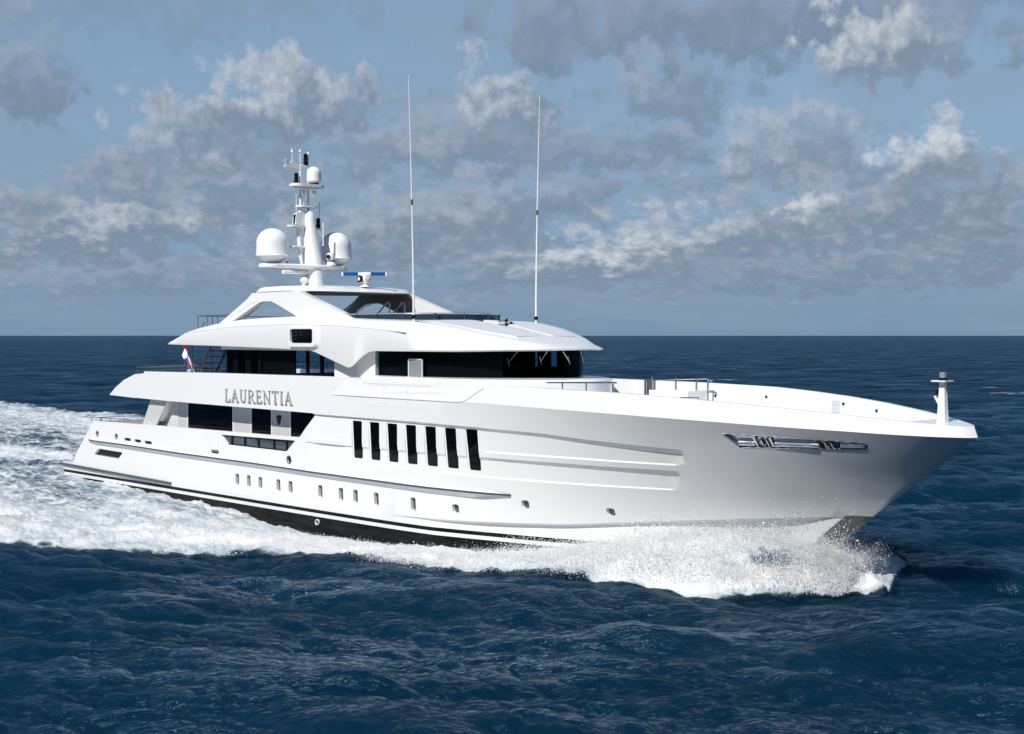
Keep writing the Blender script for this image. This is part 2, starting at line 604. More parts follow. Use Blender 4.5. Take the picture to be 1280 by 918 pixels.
def build_hull():
    XC = sorted(set(list(np.arange(-1.2, 24.0, 1.2)) + [24, 24.4, 24.9, 25.4] + list(np.arange(26, 44.2, .5)) +
                    [44.4, 44.6, 44.8, 44.85, 44.9, 45.0, 45.2, 45.4, 45.6, 45.7, 45.75, 45.8, 45.9, 46.0]))
    nt = 34
    ts = [1 - (1 - k / nt) ** 1.5 for k in range(1, nt + 1)]
    z1 = lambda x: I(x, [25, 32, 36.4, 39.9, 41.4, 44.2, 45.75, 48, 52], [4.94, 4.92, 4.87, 4.81, 4.72, 4.59, 4.52, 4.5, 4.5])
    zl = lambda x: I(x, [23, 28, 36, 41, 45.4, 52], [3.63, 3.63, 3.68, 3.71, 3.71, 3.8])
    zt = lambda x: zl(x) + I(x, [23, 28, 36], [.16, .18, .2])
    z0 = lambda x: I(x, [25, 36, 40.9, 44.8, 52], [2.86, 2.87, 2.91, 2.96, 3.0])
    bev = lambda x: I(x, [25, 30, 36, 45], [.05, .07, .11, .20])

    def g(x, z):
        xe = I(z, [2.96, 4.52], [44.86, 45.74])
        return sstep(x, 24.2, 25.4) * (1 - sstep(x, xe - .02, xe + .14))

    lines = []  # (b(x), z(x), stem z)

    def low(fb, fz, xend):
        return ('low', fb, fz, xend)
    keel_end = 47.4
    rows = []
    ins = lambda x: .2 * sstep(x, 29, 37) * (1 - sstep(x, 48.5, 51))
    rows.append((lambda x: 0.0, lambda x: I(x, [40, 47.4], [-2.2, -1.2]), 47.4))
    rows.append((lambda x: .7 * bc(x) * (1 - sstep(x, 40, 47.5) * .9), lambda x: I(x, [40, 47.5], [-1.8, -1.15]), 47.5))
    rows.append((lambda x: max(0, .95 * bc(x) - ins(x) * 1.5) * (1 - sstep(x, 42, 48.2)), lambda x: -.55 + 0 * x, 48.2))
    rows.append((lambda x: max(0, .99 * bc(x) - ins(x)) * (1 - sstep(x, 43, 49.2)), lambda x: .5 + 0 * x, 49.2))
    rows.append((lambda x: max(0, bc(x) - ins(x)), lambda x: zc(x) - .05 - .3 * ins(x), 51.05))
    rows.append((bc, zc, 51.23))

    def topside(fz, fin):
        return (lambda x: bside(x, fz(x)) - fin(x), fz, None)
    rows.append(topside(lambda x: zc(x) + .5 * (z0(x) - zc(x)), lambda x: 0))
    rows.append(topside(z0, lambda x: 0))
    rows.append(topside(lambda x: z0(x) + .06, lambda x: .04 * g(x, z0(x))))
    rows.append(topside(lambda x: zl(x) - bev(x), lambda x: .09 * g(x, zl(x))))
    led = lambda x: .05 * sstep(x, 27.2, 27.7) * (1 - sstep(x, 36.25, 36.75))
    rows.append(topside(zl, led))
    rows.append(topside(zt, led))
    rows.append(topside(lambda x: zt(x) + .06, lambda x: .045 * g(x, zt(x))))
    rows.append(topside(lambda x: z1(x) - bev(x), lambda x: .10 * g(x, z1(x))))
    rows.append(topside(z1, lambda x: 0))
    rows.append((bk, zk, 'k'))
    rows.append((bs, zs, 's'))
    grid = []
    for (fb, fz, xe) in rows:
        row = []
        if xe is None:
            zz = fz(52)
            xe = stemx(zz)
        elif xe == 'k':
            xe = 55.02
        elif xe == 's':
            xe = 54.9
        for x in XC:
            row.append((x, fb(x), fz(x)))
        for t in ts:
            x = 46 + (xe - 46) * t
            b = 0.0 if t >= 1 else fb(x)
            row.append((x, max(0, b), fz(x)))
        grid.append(row)
    nX = len(grid[0])
    mb = MB()
    # one closed ring per station: starboard from keel to sheer, then port back down
    rings = []
    for i in range(nX):
        st = [(grid[r][i][0], -grid[r][i][1], grid[r][i][2]) for r in range(len(grid))]
        pt = [(q[0], -q[1], q[2]) for q in st[1:]][::-1]
        rings.append(st + pt)
    mb.loft(rings, closed=True, caps=True)
    h = mb.build('hull', [HULL], yacht, weld=1e-4)

    cutters = []
    # stern profile: transom, open aft deck, tail of the upper band
    prof = [(-8, 1.0), (.15, 1.0), (.44, 1.44), (3.02, 3.60), (8.41, 3.69), (9.40, 5.06), (5.11, 5.17), (5.9, 5.62), (6.9, 6.05), (8.16, 6.39), (9.2, 6.46), (9.2, 12), (-8, 12)]
    cutters.append(MB().prism(prof, -7, 7))
    cutters.append(MB().box((3.5, -4.42, 2.7), (9.7, 4.42, 4.2)))
    for s in (-1, 1):
        side = [(9.91, 3.70), (23.86, 3.80), (25.09, 4.88), (25.0, 4.965), (18, 5.01), (11.13, 5.06)]
        cutters.append(MB().prism(side, s * 7, s * 3.83))
        pil = [(7.0, 3.66), (10.6, 3.705), (11.9, 5.052), (8.0, 5.11)]
        cutters.append(MB().prism(pil, s * 7, s * 4.36))
        cutters.append(MB().box((9.6, min(s * 4.45, s * 3.83), 2.75), (23.3, max(s * 4.45, s * 3.83), 3.9)))
    cutters.append(MB().box((8.0, -4.45, 5.6), (27.3, 4.45, 12)))
    # foredeck well
    xs = [33.2, 36, 38] + list(np.arange(39.5, 53.0, .75)) + [53.0, 53.3]
    out = [(x, -(bs(x) - .24)) for x in xs] + [(x, bs(x) - .24) for x in xs[::-1]]
    cutters.append(MB().prism(out, 5.3, 12, axis='z'))
    cut(h, cutters)

    # window, porthole and fitting recesses on the starboard side
    c2 = MB()

    def recess(poly, depth):
        c2.prism(poly, lambda q: -(bside(q[0], q[1]) + .5), lambda q: -(bside(q[0], q[1]) - depth))
    for poly, d in RECESSES:
        recess(poly, d)
    cut(h, [c2])
    shade(h, 12)
    h.data.materials.clear()
    h.data.materials.append(HULL)
    return h


VWIN = [rrect(x, 3.12, x + .75, 4.76, .06, 3) for x in (27.83, 29.08, 30.33, 31.60, 32.88, 34.13, 35.41)]
PORTS = [rrect(x, 1.13, x + .33, 1.71, .09, 3) for x in (18.18, 19.22, 20.25, 21.81, 22.82, 25.21, 26.78, 27.85, 29.33, 31.82)]
PORTS += [rrect(34.35, 1.30, 34.74, 1.64, .09, 3), rrect(38.1, 1.79, 38.48, 2.11, .09, 3), rrect(41.92, 1.80, 42.27, 2.09, .09, 3)]
BALC = [(16.95, 3.56), (23.50, 3.63), (22.76, 3.08), (17.58, 3.10)][::-1]
ROUND = [circle(3.46, 2.9, .13), circle(5.77, 2.87, .13), circle(22.95, 2.71, .16)]
SLOTS = [rrect(6.70, 2.69, 7.44, 2.85, .05, 3), rrect(7.87, 2.67, 8.60, 2.83, .05, 3), rrect(9.02, 2.65, 9.80, 2.81, .05, 3), rrect(15.94, 2.58, 16.68, 2.76, .05, 3)]
STERN = [(3.0, 1.66), (5.85, 1.62), (6.0, 1.68), (6.40, 1.96), (6.3, 2.01), (3.55, 2.05), (3.40, 2.0), (2.95, 1.72)]
POCKET = subdivide([(47.70, 5.15), (48.13, 4.74), (52.0, 4.80), (52.16, 4.86), (52.18, 4.96), (52.06, 5.01), (49.4, 5.12)], .3)
RECESSES = [(p, .11) for p in VWIN] + [(p, .17) for p in PORTS] + [(BALC, .12)] + [(p, .08) for p in ROUND] + [(p, .07) for p in SLOTS] + [(STERN, .25), (POCKET, .22)]
hull = build_hull()


def on_hull(name, poly, depth, mats, parent, th=.02, mi=0):
    """a plate that follows the starboard topsides, its outer face 'depth' inside the skin"""
    mb = MB()
    mb.prism(poly, lambda q: -(bside(q[0], q[1]) - depth), lambda q: -(bside(q[0], q[1]) - depth - th), mi)
    return mb.build(name, mats, parent)


def bars(mb, pts, w, d0, d1, mi=0):
    """bars of width w along (x,z) polyline on the starboard topsides"""
    for (x0, z0), (x1, z1) in zip(pts[:-1], pts[1:]):
        L = math.hypot(x1 - x0, z1 - z0)
        nx, nz = -(z1 - z0) / L * w / 2, (x1 - x0) / L * w / 2
        mb.prism([(x0 + nx, z0 + nz), (x1 + nx, z1 + nz), (x1 - nx, z1 - nz), (x0 - nx, z0 - nz)],
                 lambda q: -(bside(q[0], q[1]) - d0), lambda q: -(bside(q[0], q[1]) - d1), mi)
    return mb


def shrink(poly, k):
    cx = sum(q[0] for q in poly) / len(poly)
    cz = sum(q[1] for q in poly) / len(poly)
    W = max(q[0] for q in poly) - min(q[0] for q in poly)
    Hh = max(q[1] for q in poly) - min(q[1] for q in poly)
    return [(cx + (q[0] - cx) * (1 - 2 * k / W), cz + (q[1] - cz) * (1 - 2 * k / Hh)) for q in poly]


# ---- hull fittings
for p in VWIN:
    p = rrect(min(q[0] for q in p) + .10, 3.125, max(q[0] for q in p) - .005, 4.755, .05, 3)
    on_hull('hull_window', p, .088, [GLASS], hull)
for p in PORTS:
    on_hull('porthole', p, .145, [PORTGLASS], hull)
on_hull('balcony_window', BALC, .10, [BALGLASS], hull)
mb = MB()
for x in (17.86, 19.06, 20.27, 21.63, 22.70):
    zt_ = 3.57 + (x - 17) * .0085
    bars(mb, [(x, 3.11), (x, zt_ - .02)], .10, .04, .095)
bars(mb, [(16.99, 3.545), (23.44, 3.615)], .06, .035, .09)
bars(mb, [(17.58, 3.12), (22.76, 3.10)], .05, .037, .092)
mb.build('balcony_window_frame', [BLACK], hull)
for p in ROUND:
    c0 = (sum(q[0] for q in p) / len(p), sum(q[1] for q in p) / len(p))
    mb = MB()
    mb.prism(p, lambda q: -(bside(q[0], q[1]) - .055), lambda q: -(bside(q[0], q[1]) - .09), 0)
    rr = p[0][0] - c0[0]
    for k in range(24):
        a0, a1 = k * 2 * math.pi / 24, (k + 1) * 2 * math.pi / 24
        pts = [(c0[0] + r_ * math.cos(a), c0[1] + r_ * math.sin(a)) for r_, a in ((rr, a0), (rr, a1), (rr * 1.22, a1), (rr * 1.22, a0))]
        mb.prism(pts, lambda q: -(bside(q[0], q[1]) + .02), lambda q: -(bside(q[0], q[1]) - .01), 1)
    mb.tube([(c0[0] - .06, -(bside(*c0) - .03), c0[1]), (c0[0] + .07, -(bside(*c0) - .03), c0[1] + .03)], .02, 6, 1)
    mb.build('mooring_port', [BLACK, DARKSTEEL], hull)
for p in SLOTS:
    on_hull('scupper', p, .055, [FLAGBLUE if False else BLACK], hull)
on_hull('stern_opening', STERN, .2, [BLACK], hull)

# anchor pocket: polished lining, two roller boxes, a polished bar
mb = MB()
mb.prism(POCKET, lambda q: -(bside(q[0], q[1]) - .15), lambda q: -(bside(q[0], q[1]) - .215))
ap = mb.build('anchor_pocket', [BRIGHT], hull)
mb = MB()
n = len(POCKET)
big = shrink(POCKET, -.05)
for i in range(n):
    j = (i + 1) % n
    a, b, a2, b2 = POCKET[i], POCKET[j], big[i], big[j]
    F_ = lambda q, d: (q[0], -(bside(q[0], q[1]) - d), q[1])
    mb.add([F_(a, .15), F_(b, .15), F_(b, -.004), F_(a, -.004), F_(b2, -.002), F_(a2, -.002)], [(0, 1, 2, 3), (3, 2, 5, 4)])
mb.build('pocket_rim', [BRIGHT], hull)
mb = MB()
for x0, x1 in ((48.05, 48.62), (49.30, 50.70), (51.35, 52.05)):
    pts = []
    for k in range(9):
        x = x0 + (x1 - x0) * k / 8
        zz = 4.90 + (x - 49) * .012
        pts.append((x, -(bside(x, zz) - .13), zz))
    mb.tube(pts, .125 if x0 < 51 else .09, 12)
mb.build('fender_bar', [BRIGHT], hull)
for x0, x1 in ((48.70, 49.24), (50.74, 51.30)):
    mb = MB()
    for x in (x0, x1):
        bars(mb, [(x, 4.78), (x, 5.09 - (x - 49) * .02)], .06, .012, .16, 0)
    for x in (x0 + .19, x0 + .38):
        zz = 4.93
        ya, yb_ = -(bside(x, 4.81) - .12), -(bside(x, 5.03) - .12)
        mb.tube([(x, ya, 4.81), (x, yb_, 5.03)], .07, 10, 0)
        mb.tube([(x - .05, ya - .06, 4.82), (x + .06, yb_ - .06, 5.02)], .018, 6, 1)
    mb.build('roller_fairlead', [STEEL, BLACK], hull)

# rub rail
def rub_rail():
    mb = MB()
    st = MB()
    xs = [2.5, 2.7, 3.2, 4] + list(np.arange(5, 34, 1.0)) + [34, 35, 35.6, 36.2, 36.8, 37.2, 37.5, 37.65]
    rings, sr = [], []
    for x in xs:
        zt_ = I(x, [2.5, 7, 13.5, 20, 25, 33, 37.65], [2.53, 2.51, 2.42, 2.39, 2.32, 2.27, 2.30])
        k = min(sstep(x, 2.3, 3.3) * .6 + .4, 1.0) * (1 - sstep(x, 36.0, 37.9) * .85)
        b = bside(x, zt_) - .02
        o = .02 + .18 * k
        dep = .30 * (1 - sstep(x, 35.2, 37.6) * .9)
        rings.append([(x, -b, zt_), (x, -(b + o), zt_ - .015), (x, -(b + o), zt_ - .09), (x, -(b - .02), zt_ - dep)])
        sr.append([(x, -(b + o - .06), zt_ - .003), (x, -(b + o + .012), zt_ + .0), (x, -(b + o + .012), zt_ - .075), (x, -(b + o - .06), zt_ - .075)])
    mb.loft(rings)
    o = mb.build('rub_rail', [WHITE], hull, sharp=20)
    st.loft(sr)
    st.build('rub_strip', [DARKSTEEL], hull, sharp=20)


rub_rail()
# stern platform trim and cleat
mb = MB()
xs = [-1.25, 0, 3, 6, 9, 11, 11.8]
mb.loft([[(x, -(4.56), .92 - .012 * x), (x, -(4.66), .92 - .012 * x), (x, -(4.66), .80 - .012 * x), (x, -4.56, .80 - .012 * x)] for x in xs])
mb.build('stern_trim', [DARKSTEEL], hull)
mb = MB()
mb.tube([(-.55, -4.2, 1.14), (.25, -4.2, 1.14)], .05, 8)
for x in (-.3, 0):
    mb.tube([(x, -4.2, 1.0), (x, -4.2, 1.14)], .05, 8)
mb.tube([(-.2, -4.25, 1.0), (-.35, -4.25, 1.42)], .04, 8, 1)
mb.build('mooring_cleat', [DARKSTEEL, STEEL], hull)
# boarding-gate and hatch seams on the topsides
mb = MB()
for a, b in (((15.69, 3.69), (15.68, 2.69)), ((16.68, 3.69), (16.67, 2.69)), ((15.685, 2.70), (16.675, 2.70))):
    bars(mb, [a, b], .018, -.002, .02)
mb.build('gate_seam', [PALE], hull)
for x0, x1 in ((28.85, 30.42), (30.50, 31.97), (32.03, 33.45)):
    mb = MB()
    for a, b in (((x0, 5.47), (x1, 5.47)), ((x0, 5.465), (x0, 5.80)), ((x1, 5.465), (x1, 5.80))):
        bars(mb, [a, b], .02, -.002, .02)
    mb.build('hatch_seam', [PALE], hull)
# inset panel of the upper band
PAN = [(26.57, 5.90), (33.5, 5.87), (35.2, 5.87), (35.55, 5.92), (35.75, 6.0), (36.75, 6.50), (36.6, 6.53), (27.6, 6.62)]
mb = MB()
PANS = subdivide(PAN, .5)
mb.prism(PANS, lambda q: -(bside(q[0], q[1]) + .004), lambda q: -(bside(q[0], q[1]) - .03))
for x0, x1 in ((28.85, 30.35), (30.45, 31.95), (32.03, 33.40)):
    for a, b in (((x0, 6.44), (x1, 6.43)), ((x0, 6.44), (x0, 5.95)), ((x1, 6.44), (x1, 5.95))):
        bars(mb, [a, b], .022, -.008, .02, 1)
bars(mb, [(26.6, 5.885), (35.2, 5.855)], .05, -.022, .02, 0)
bars(mb, [(35.2, 5.855), (35.6, 5.90), (35.8, 5.97), (36.78, 6.47)], .05, -.024, .02, 0)
mb.build('band_panel', [MATTE, PALE], hull)
# thruster mark on the antifouling
mb = MB()
cx, cz, = 25.0, -.02
for k in range(20):
    a0, a1 = k * 2 * math.pi / 20, (k + 1) * 2 * math.pi / 20
    mb.prism([(cx + r_ * math.cos(a), cz + r_ * math.sin(a)) for r_, a in ((.12, a0), (.12, a1), (.135, a1), (.135, a0))], -4.50, -4.42)
mb.build('thruster_mark', [MATTE], hull)
# steel plate on the stem
mb = MB()
rings = []
for k in range(9):
    z = 2.37 - k * .3
    x = stemx(z)
    w = .42
    rings.append([(x + .05, 0, z), (x - .06, -.20, z + .02), (x - .74, -.47 - .03 * k, z + .015), (x - .74, .47 + .03 * k, z + .015), (x - .06, .20, z + .02)])
mb.loft(rings)
mb.build('stem_plate', [STEMPLATE], hull)

# ship's name in raised serif capitals
def lettering():
    T, t, S = .13, .065, .055   # thick stroke, thin stroke, serif height
    G = {
        'L': (.62, [((.16, 0), (.16, 1), T), ((.03, S / 2), (.60, S / 2), t), ((.03, 1 - S / 2), (.30, 1 - S / 2), S), ((.585, 0), (.60, .22), t)]),
        'A': (.80, [((.12, 0), (.41, 1), t), ((.38, 1), (.68, 0), T), ((.24, .36), (.58, .36), t), ((.02, S / 2), (.24, S / 2), S), ((.55, S / 2), (.80, S / 2), S)]),
        'U': (.78, [((.16, 1), (.16, .32), T), ((.16, .32), (.24, .10), T), ((.24, .10), (.40, .03), t), ((.40, .03), (.55, .10), t), ((.55, .10), (.63, .32), t), ((.63, .32), (.63, 1), t), ((.03, 1 - S / 2), (.30, 1 - S / 2), S), ((.52, 1 - S / 2), (.75, 1 - S / 2), S)]),
        'R': (.76, [((.17, 0), (.17, 1), T), ((.17, .97), (.42, .96), t), ((.42, .96), (.56, .85), t), ((.56, .85), (.57, .65), T), ((.57, .65), (.42, .50), t), ((.42, .50), (.17, .48), t), ((.36, .50), (.70, .0), T), ((.03, S / 2), (.31, S / 2), S), ((.03, 1 - S / 2), (.17, 1 - S / 2), S), ((.66, S / 2), (.80, S / 2), S)]),
        'E': (.64, [((.17, 0), (.17, 1), T), ((.03, t / 2), (.58, t / 2), t), ((.03, 1 - t / 2), (.54, 1 - t / 2), t), ((.17, .52), (.46, .52), t), ((.57, 0), (.60, .20), t), ((.53, 1), (.54, .82), t), ((.45, .42), (.45, .62), S)]),
        'N': (.84, [((.16, 0), (.16, 1), t), ((.12, 1), (.70, 0), T), ((.70, 0), (.70, 1), t), ((.04, S / 2), (.29, S / 2), S), ((.57, 1 - S / 2), (.82, 1 - S / 2), S), ((.02, 1 - S / 2), (.15, 1 - S / 2), S)]),
        'T': (.70, [((.35, 0), (.35, 1), T), ((.03, 1 - t / 2), (.67, 1 - t / 2), t), ((.22, S / 2), (.48, S / 2), S), ((.03, .80), (.05, 1), t), ((.65, 1), (.67, .80), t)]),
        'I': (.34, [((.17, 0), (.17, 1), T), ((.04, S / 2), (.30, S / 2), S), ((.04, 1 - S / 2), (.30, 1 - S / 2), S)]),
    }
    word = 'LAURENTIA'
    W = sum(G[c][0] for c in word) + .12 * (len(word) - 1)
    x0, x1 = 17.50, 23.42
    sx = (x1 - x0) / W
    mb = MB()
    x = x0
    k = 0
    for ch in word:
        w, strokes = G[ch]
        big = 1.0
        for (a, b, th) in strokes:
            k += 1
            P = lambda q: (x + q[0] * sx, 5.24 + (q[0] * sx + x - x0) * .006 + q[1] * .62 * big)
            (ax, az), (bx, bz) = P(a), P(b)
            L = math.hypot(bx - ax, bz - az)
            wd = th * .62 * (1.15 if abs(bx - ax) < abs(bz - az) else 1.0)
            nx, nz = -(bz - az) / L * wd / 2, (bx - ax) / L * wd / 2
            mb.prism([(ax + nx, az + nz), (bx + nx, bz + nz), (bx - nx, bz - nz), (ax - nx, az - nz)], -4.76 - .0015 * (k % 7), -4.71)
        x += (w + .12) * sx
    mb.build('lettering', [LETTER], hull, flat=True)


lettering()

# ------------------------------------------------------------------ main-deck house (behind the side-deck recess)
def main_house():
    mb = MB()
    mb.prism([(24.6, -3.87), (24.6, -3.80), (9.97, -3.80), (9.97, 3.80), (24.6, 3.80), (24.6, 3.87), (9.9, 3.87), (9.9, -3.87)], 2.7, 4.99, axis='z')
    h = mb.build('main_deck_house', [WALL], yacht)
    Yp = -3.87
    wins = [[(12.40, 3.60), (16.82, 3.60), (16.82, 4.93), (12.40, 4.93)],
            [(18.59, 3.60), (20.34, 3.60), (20.34, 4.91), (18.59, 4.91)],
            [(22.02, 3.60), (24.55, 3.60), (24.55, 4.90), (22.02, 4.90)]]
    for w in wins:
        mb = MB()
        mb.prism(w, Yp - .012, Yp - .001)
        o = mb.build('saloon_window', [GLASS], h)
    for x in (12.36, 16.86, 18.54, 20.38, 21.98):
        mb = MB()
        mb.box((x - .035, Yp - .035, 2.8), (x + .035, Yp - .001, 4.97))
        mb.build('window_trim', [MATTE], h)
    # louvred vent screen
    mb = MB()
    mb.prism([(8.9, 3.4), (11.43, 3.4), (11.43, 4.99), (10.03, 4.99)], -3.90, -3.872, 0)
    for k in range(20):
        z = 3.45 + k * .077
        xl = 8.98 + (z - 3.45) * .72
        mb.box((xl, -3.925, z), (11.40, -3.90, z + .03), 1)
    mb.build('vent_screen', [PALE, MATTE], h)
    # raked aft pillar of the side deck, its shade painted as a grey cover
    mb = MB()
    mb.prism([(8.36, 3.66), (9.91, 3.69), (11.13, 5.075), (9.33, 5.08)], -4.385, -4.30)
    mb.build('aft_pillar', [WALL], h)
    # shield emblem
    mb = MB()
    mb.prism([(20.80, 4.60), (20.88, 4.66), (21.10, 4.66), (21.19, 4.60), (21.16, 4.45), (21.06, 4.27), (20.99, 4.20), (20.93, 4.27), (20.83, 4.45)], -3.91, -3.872, 0)
    mb.prism([(20.92, 4.55), (21.07, 4.55), (21.05, 4.48), (20.94, 4.48)], -3.92, -3.911, 1)
    mb.build('emblem', [BLACK, STEEL], h)
    # aft deck: sofa back and deck planking
    mb = MB()
    mb.box((3.5, -4.4, 2.705), (9.7, 4.4, 2.74))
    for s in (-1, 1):
        mb.box((9.7, min(s * 4.44, s * 3.88), 2.755), (23.2, max(s * 4.44, s * 3.88), 2.79))
    mb.build('main_deck', [TEAK], yacht)
    mb = MB()
    mb.loft([[(7.2 + .1 * k, -3.4, 2.75 + h_), (7.9 + .1 * k, -3.4, 2.75 + h_), (7.9 + .1 * k, 3.4, 2.75 + h_), (7.2 + .1 * k, 3.4, 2.75 + h_)] for k, h_ in ((0, 0), (0, .75), (1, 1.05))])
    mb.build('aft_sofa', [simple('grey_cushion', (.16, .18, .21), .8)], yacht)
    # stern rails
    mb = MB()
    for y in (-4.55, 4.55):
        mb.tube([(2.55, y, 3.80), (7.2, y, 3.87)], .022, 6)
        for x in np.arange(2.6, 7.2, 1.15):
            mb.tube([(x, y, 3.58), (x, y, 3.81)], .018, 6)
    mb.tube([(3.1, -4.4, 3.80), (3.1, 4.4, 3.80)], .022, 6)
    for y in np.arange(-4.2, 4.4, 1.4):
        mb.tube([(3.1, y, 2.75), (3.1, y, 3.80)], .018, 6)
    mb.tube([(7.6, 4.5, 3.75), (8.6, 4.5, 4.25), (9.0, 4.5, 4.28)], .022, 6)
    mb.build('stern_railing', [DARKSTEEL], yacht)


main_house()

# ------------------------------------------------------------------ upper deck house and wheelhouse
def plan(xs, w, xf, p=2.15, q=1.9, n=22, inset=0.0):
    """half plan from (xs,-w) round the front (xf,0) to (xs,w): list of (x,y)"""
    pts = []
    for k in range(n + 1):
        t = k / n
        a = t * math.pi / 2
        x = xs + (xf - xs) * math.sin(a) ** (2 / p)
        y = -w * math.cos(a) ** (2 / q)
        pts.append((x, y))
    return pts + [(x, -y) for x, y in pts[:-1]][::-1]


WH_XS, WH_W, WH_XF = 30.5, 3.7, 36.6


def upper_house():
    # saloon shell
    mb = MB()
    mb.box((15.45, -3.7, 5.6), (25.3, -3.62, 6.56))
    mb.box((15.45, -3.7, 7.78), (25.3, -3.62, 8.2))
    mb.box((15.45, 3.62, 5.6), (25.3, 3.7, 6.56))
    mb.box((15.45, 3.62, 7.78), (25.3, 3.7, 8.2))
    mb.box((15.45, -3.61, 5.6), (15.53, 3.61, 6.0))
    # the plain wall between saloon and wheelhouse
    for s in (-1, 1):
        mb.box((25.31, min(s * 3.7, s * 3.5), 5.6), (28.38, max(s * 3.7, s * 3.5), 8.2))
    h = mb.build('upper_deck_house', [WHITE], yacht)
    mb = MB()
    for (a, b) in ((15.5, 16.6), (16.66, 17.9), (17.96, 18.9), (19.1, 21.8), (21.88, 22.9), (23.0, 24.1), (24.18, 25.28)):
        w = MB()
        w.box((a, -3.69, 6.57), (b, -3.66, 7.775))
        w.build('saloon_pane', [TINT], h)
        w = MB()
        w.box((a, 3.66, 6.57), (b, 3.69, 7.775))
        w.build('saloon_pane', [TINT], h)
    # dark interior: floor, ceiling, partitions that leave a clear line of sight near the forward panes
    mb = MB()
    mb.box((15.6, -3.6, 5.7), (25.25, 3.6, 6.50))
    mb.box((15.6, -3.6, 7.80), (25.25, 3.6, 8.0))
    mb.box((18.95, -3.55, 6.5), (21.85, -3.45, 7.8))
    mb.box((22.88, -3.62, 6.5), (23.04, -3.5, 7.8))
    mb.box((24.04, -3.62, 6.5), (24.22, -3.5, 7.8))
    for x in (16.3, 17.45, 18.6):
        mb.box((x, -3.55, 6.5), (x + .5, -3.45, 7.8))
    mb.box((9.9 + 5.75, 3.45, 6.5), (15.8, 3.55, 7.8))
    mb.box((15.62, -3.5, 6.5), (15.7, -1.2, 7.8))
    mb.build('saloon_interior', [INTERIOR], h)

    # wheelhouse: black glass band on a white coaming
    out = [(28.4, -3.68)] + plan(WH_XS, 3.68, WH_XF) + [(28.4, 3.68)]
    mb = MB()
    big = [(28.4, -3.72)] + plan(WH_XS, 3.72, WH_XF + .06) + [(28.4, 3.72)]
    def rim(w, xf):
        return [(28.4, -w)] + plan(31.5, w, xf, 2.6, 1.7) + [(28.4, w)]
    mb.loft([[(x, y, z) for x, y in q] for q, z in ((rim(4.02, 38.2), 5.2), (rim(4.02, 38.2), 6.64), (rim(3.95, 38.1), 6.70), (big, 6.742))])
    wh = mb.build('wheelhouse', [WHITE], yacht)
    # panes
    M_ = len(out)
    cum = [0]
    for a, b in zip(out[:-1], out[1:]):
        cum.append(cum[-1] + math.hypot(b[0] - a[0], b[1] - a[1]))
    def at(s):
        return I(s, cum, [q[0] for q in out]), I(s, cum, [q[1] for q in out])
    npane = 13
    tot = cum[-1]
    for k in range(npane):
        s0, s1 = tot * k / npane + .012, tot * (k + 1) / npane - .012
        pts = [at(s0 + (s1 - s0) * j / 6) for j in range(7)]
        w = MB()
        ri = []
        for (x, y) in pts:
            ri.append([(x, y, 6.745), (x - .0, y, 7.86), (x - .03, y * .992, 7.86), (x - .03, y * .992, 6.745)])
        w.loft(ri)
        w.build('windscreen_pane', [TINT], wh)
    # dark interior: floor console, ceiling and the black window posts of the far side
    mb = MB()
    ins = [(28.45, -3.6)] + plan(WH_XS, 3.6, WH_XF - .1) + [(28.45, 3.6)]
    mb.prism(ins, 6.4, 6.735, axis='z')
    mb.prism(ins, 7.87, 8.0, axis='z')
    mb.box((28.45, -3.55, 6.7), (28.6, 3.55, 7.88))
    def post(s0, s1, z0=6.735, z1=7.88, off=.10):
        pts = [at(s0 + (s1 - s0) * j / 6) for j in range(7)]
        mb.loft([[(x - off, y * (1 - off / 3.7), z0), (x - off, y * (1 - off / 3.7), z1), (x - off - .05, y * (1 - off / 3.7) * .985, z1), (x - off - .05, y * (1 - off / 3.7) * .985, z0)] for x, y in pts])
    # far side: posts with four clear openings
    for f0, f1, z0 in WH_POSTS:
        post(tot * f0, tot * f1, z0)
    # near side is closed by dark blinds aft of the front windscreen
    post(tot * .02, tot * .36, 6.735, 7.88, .14)
    # console hump
    mb.box((34.2, -1.4, 6.7), (35.2, 1.4, 7.15))
    mb.build('wheelhouse_interior', [INTERIOR], wh)
    # side door panel
    mb = MB()
    mb.box((30.78, -3.74, 6.72), (31.74, -3.705, 7.48))
    for x in (30.78, 31.70):
        mb.box((x, -3.755, 6.72), (x + .04, -3.742, 7.50), 1)
    mb.box((30.78, -3.755, 7.46), (31.74, -3.742, 7.50), 1)
    mb.build('wheelhouse_door', [simple('grey_door', (.20, .225, .25), .4), MATTE], wh)
    # wipers
    for (a, b) in WIPERS:
        mb = MB()
        mb.tube([a, ((a[0] + b[0]) / 2 + .05, (a[1] + b[1]) / 2 - .05, (a[2] + b[2]) / 2 + .02), b], .016, 5)
        mb.tube([(b[0] - .05, b[1], b[2] + .22), (b[0] + .07, b[1], b[2] - .12)], .014, 5)
        mb.build('wiper', [STEEL], wh)


WH_POSTS = [(.50, .68, 6.735), (.70, .731, 6.735), (.746, .774, 6.735), (.803, .85, 6.735), (.863, .98, 6.735)]


def wh_pt(f, z, off=.06):
    out = [(28.4, -3.68)] + plan(WH_XS, 3.68, WH_XF) + [(28.4, 3.68)]
    cum = [0]
    for a, b in zip(out[:-1], out[1:]):
        cum.append(cum[-1] + math.hypot(b[0] - a[0], b[1] - a[1]))
    s = f * cum[-1]
    x, y = I(s, cum, [q[0] for q in out]), I(s, cum, [q[1] for q in out])
    return (x + off * .7, y * (1 + off / 3.7), z)


WIPERS = [(wh_pt(.39, 7.84), wh_pt(.37, 7.36)), (wh_pt(.452, 7.84), wh_pt(.437, 7.40)), (wh_pt(.488, 7.84), wh_pt(.505, 7.42)), (wh_pt(.556, 7.84), wh_pt(.572, 7.44))]
upper_house()

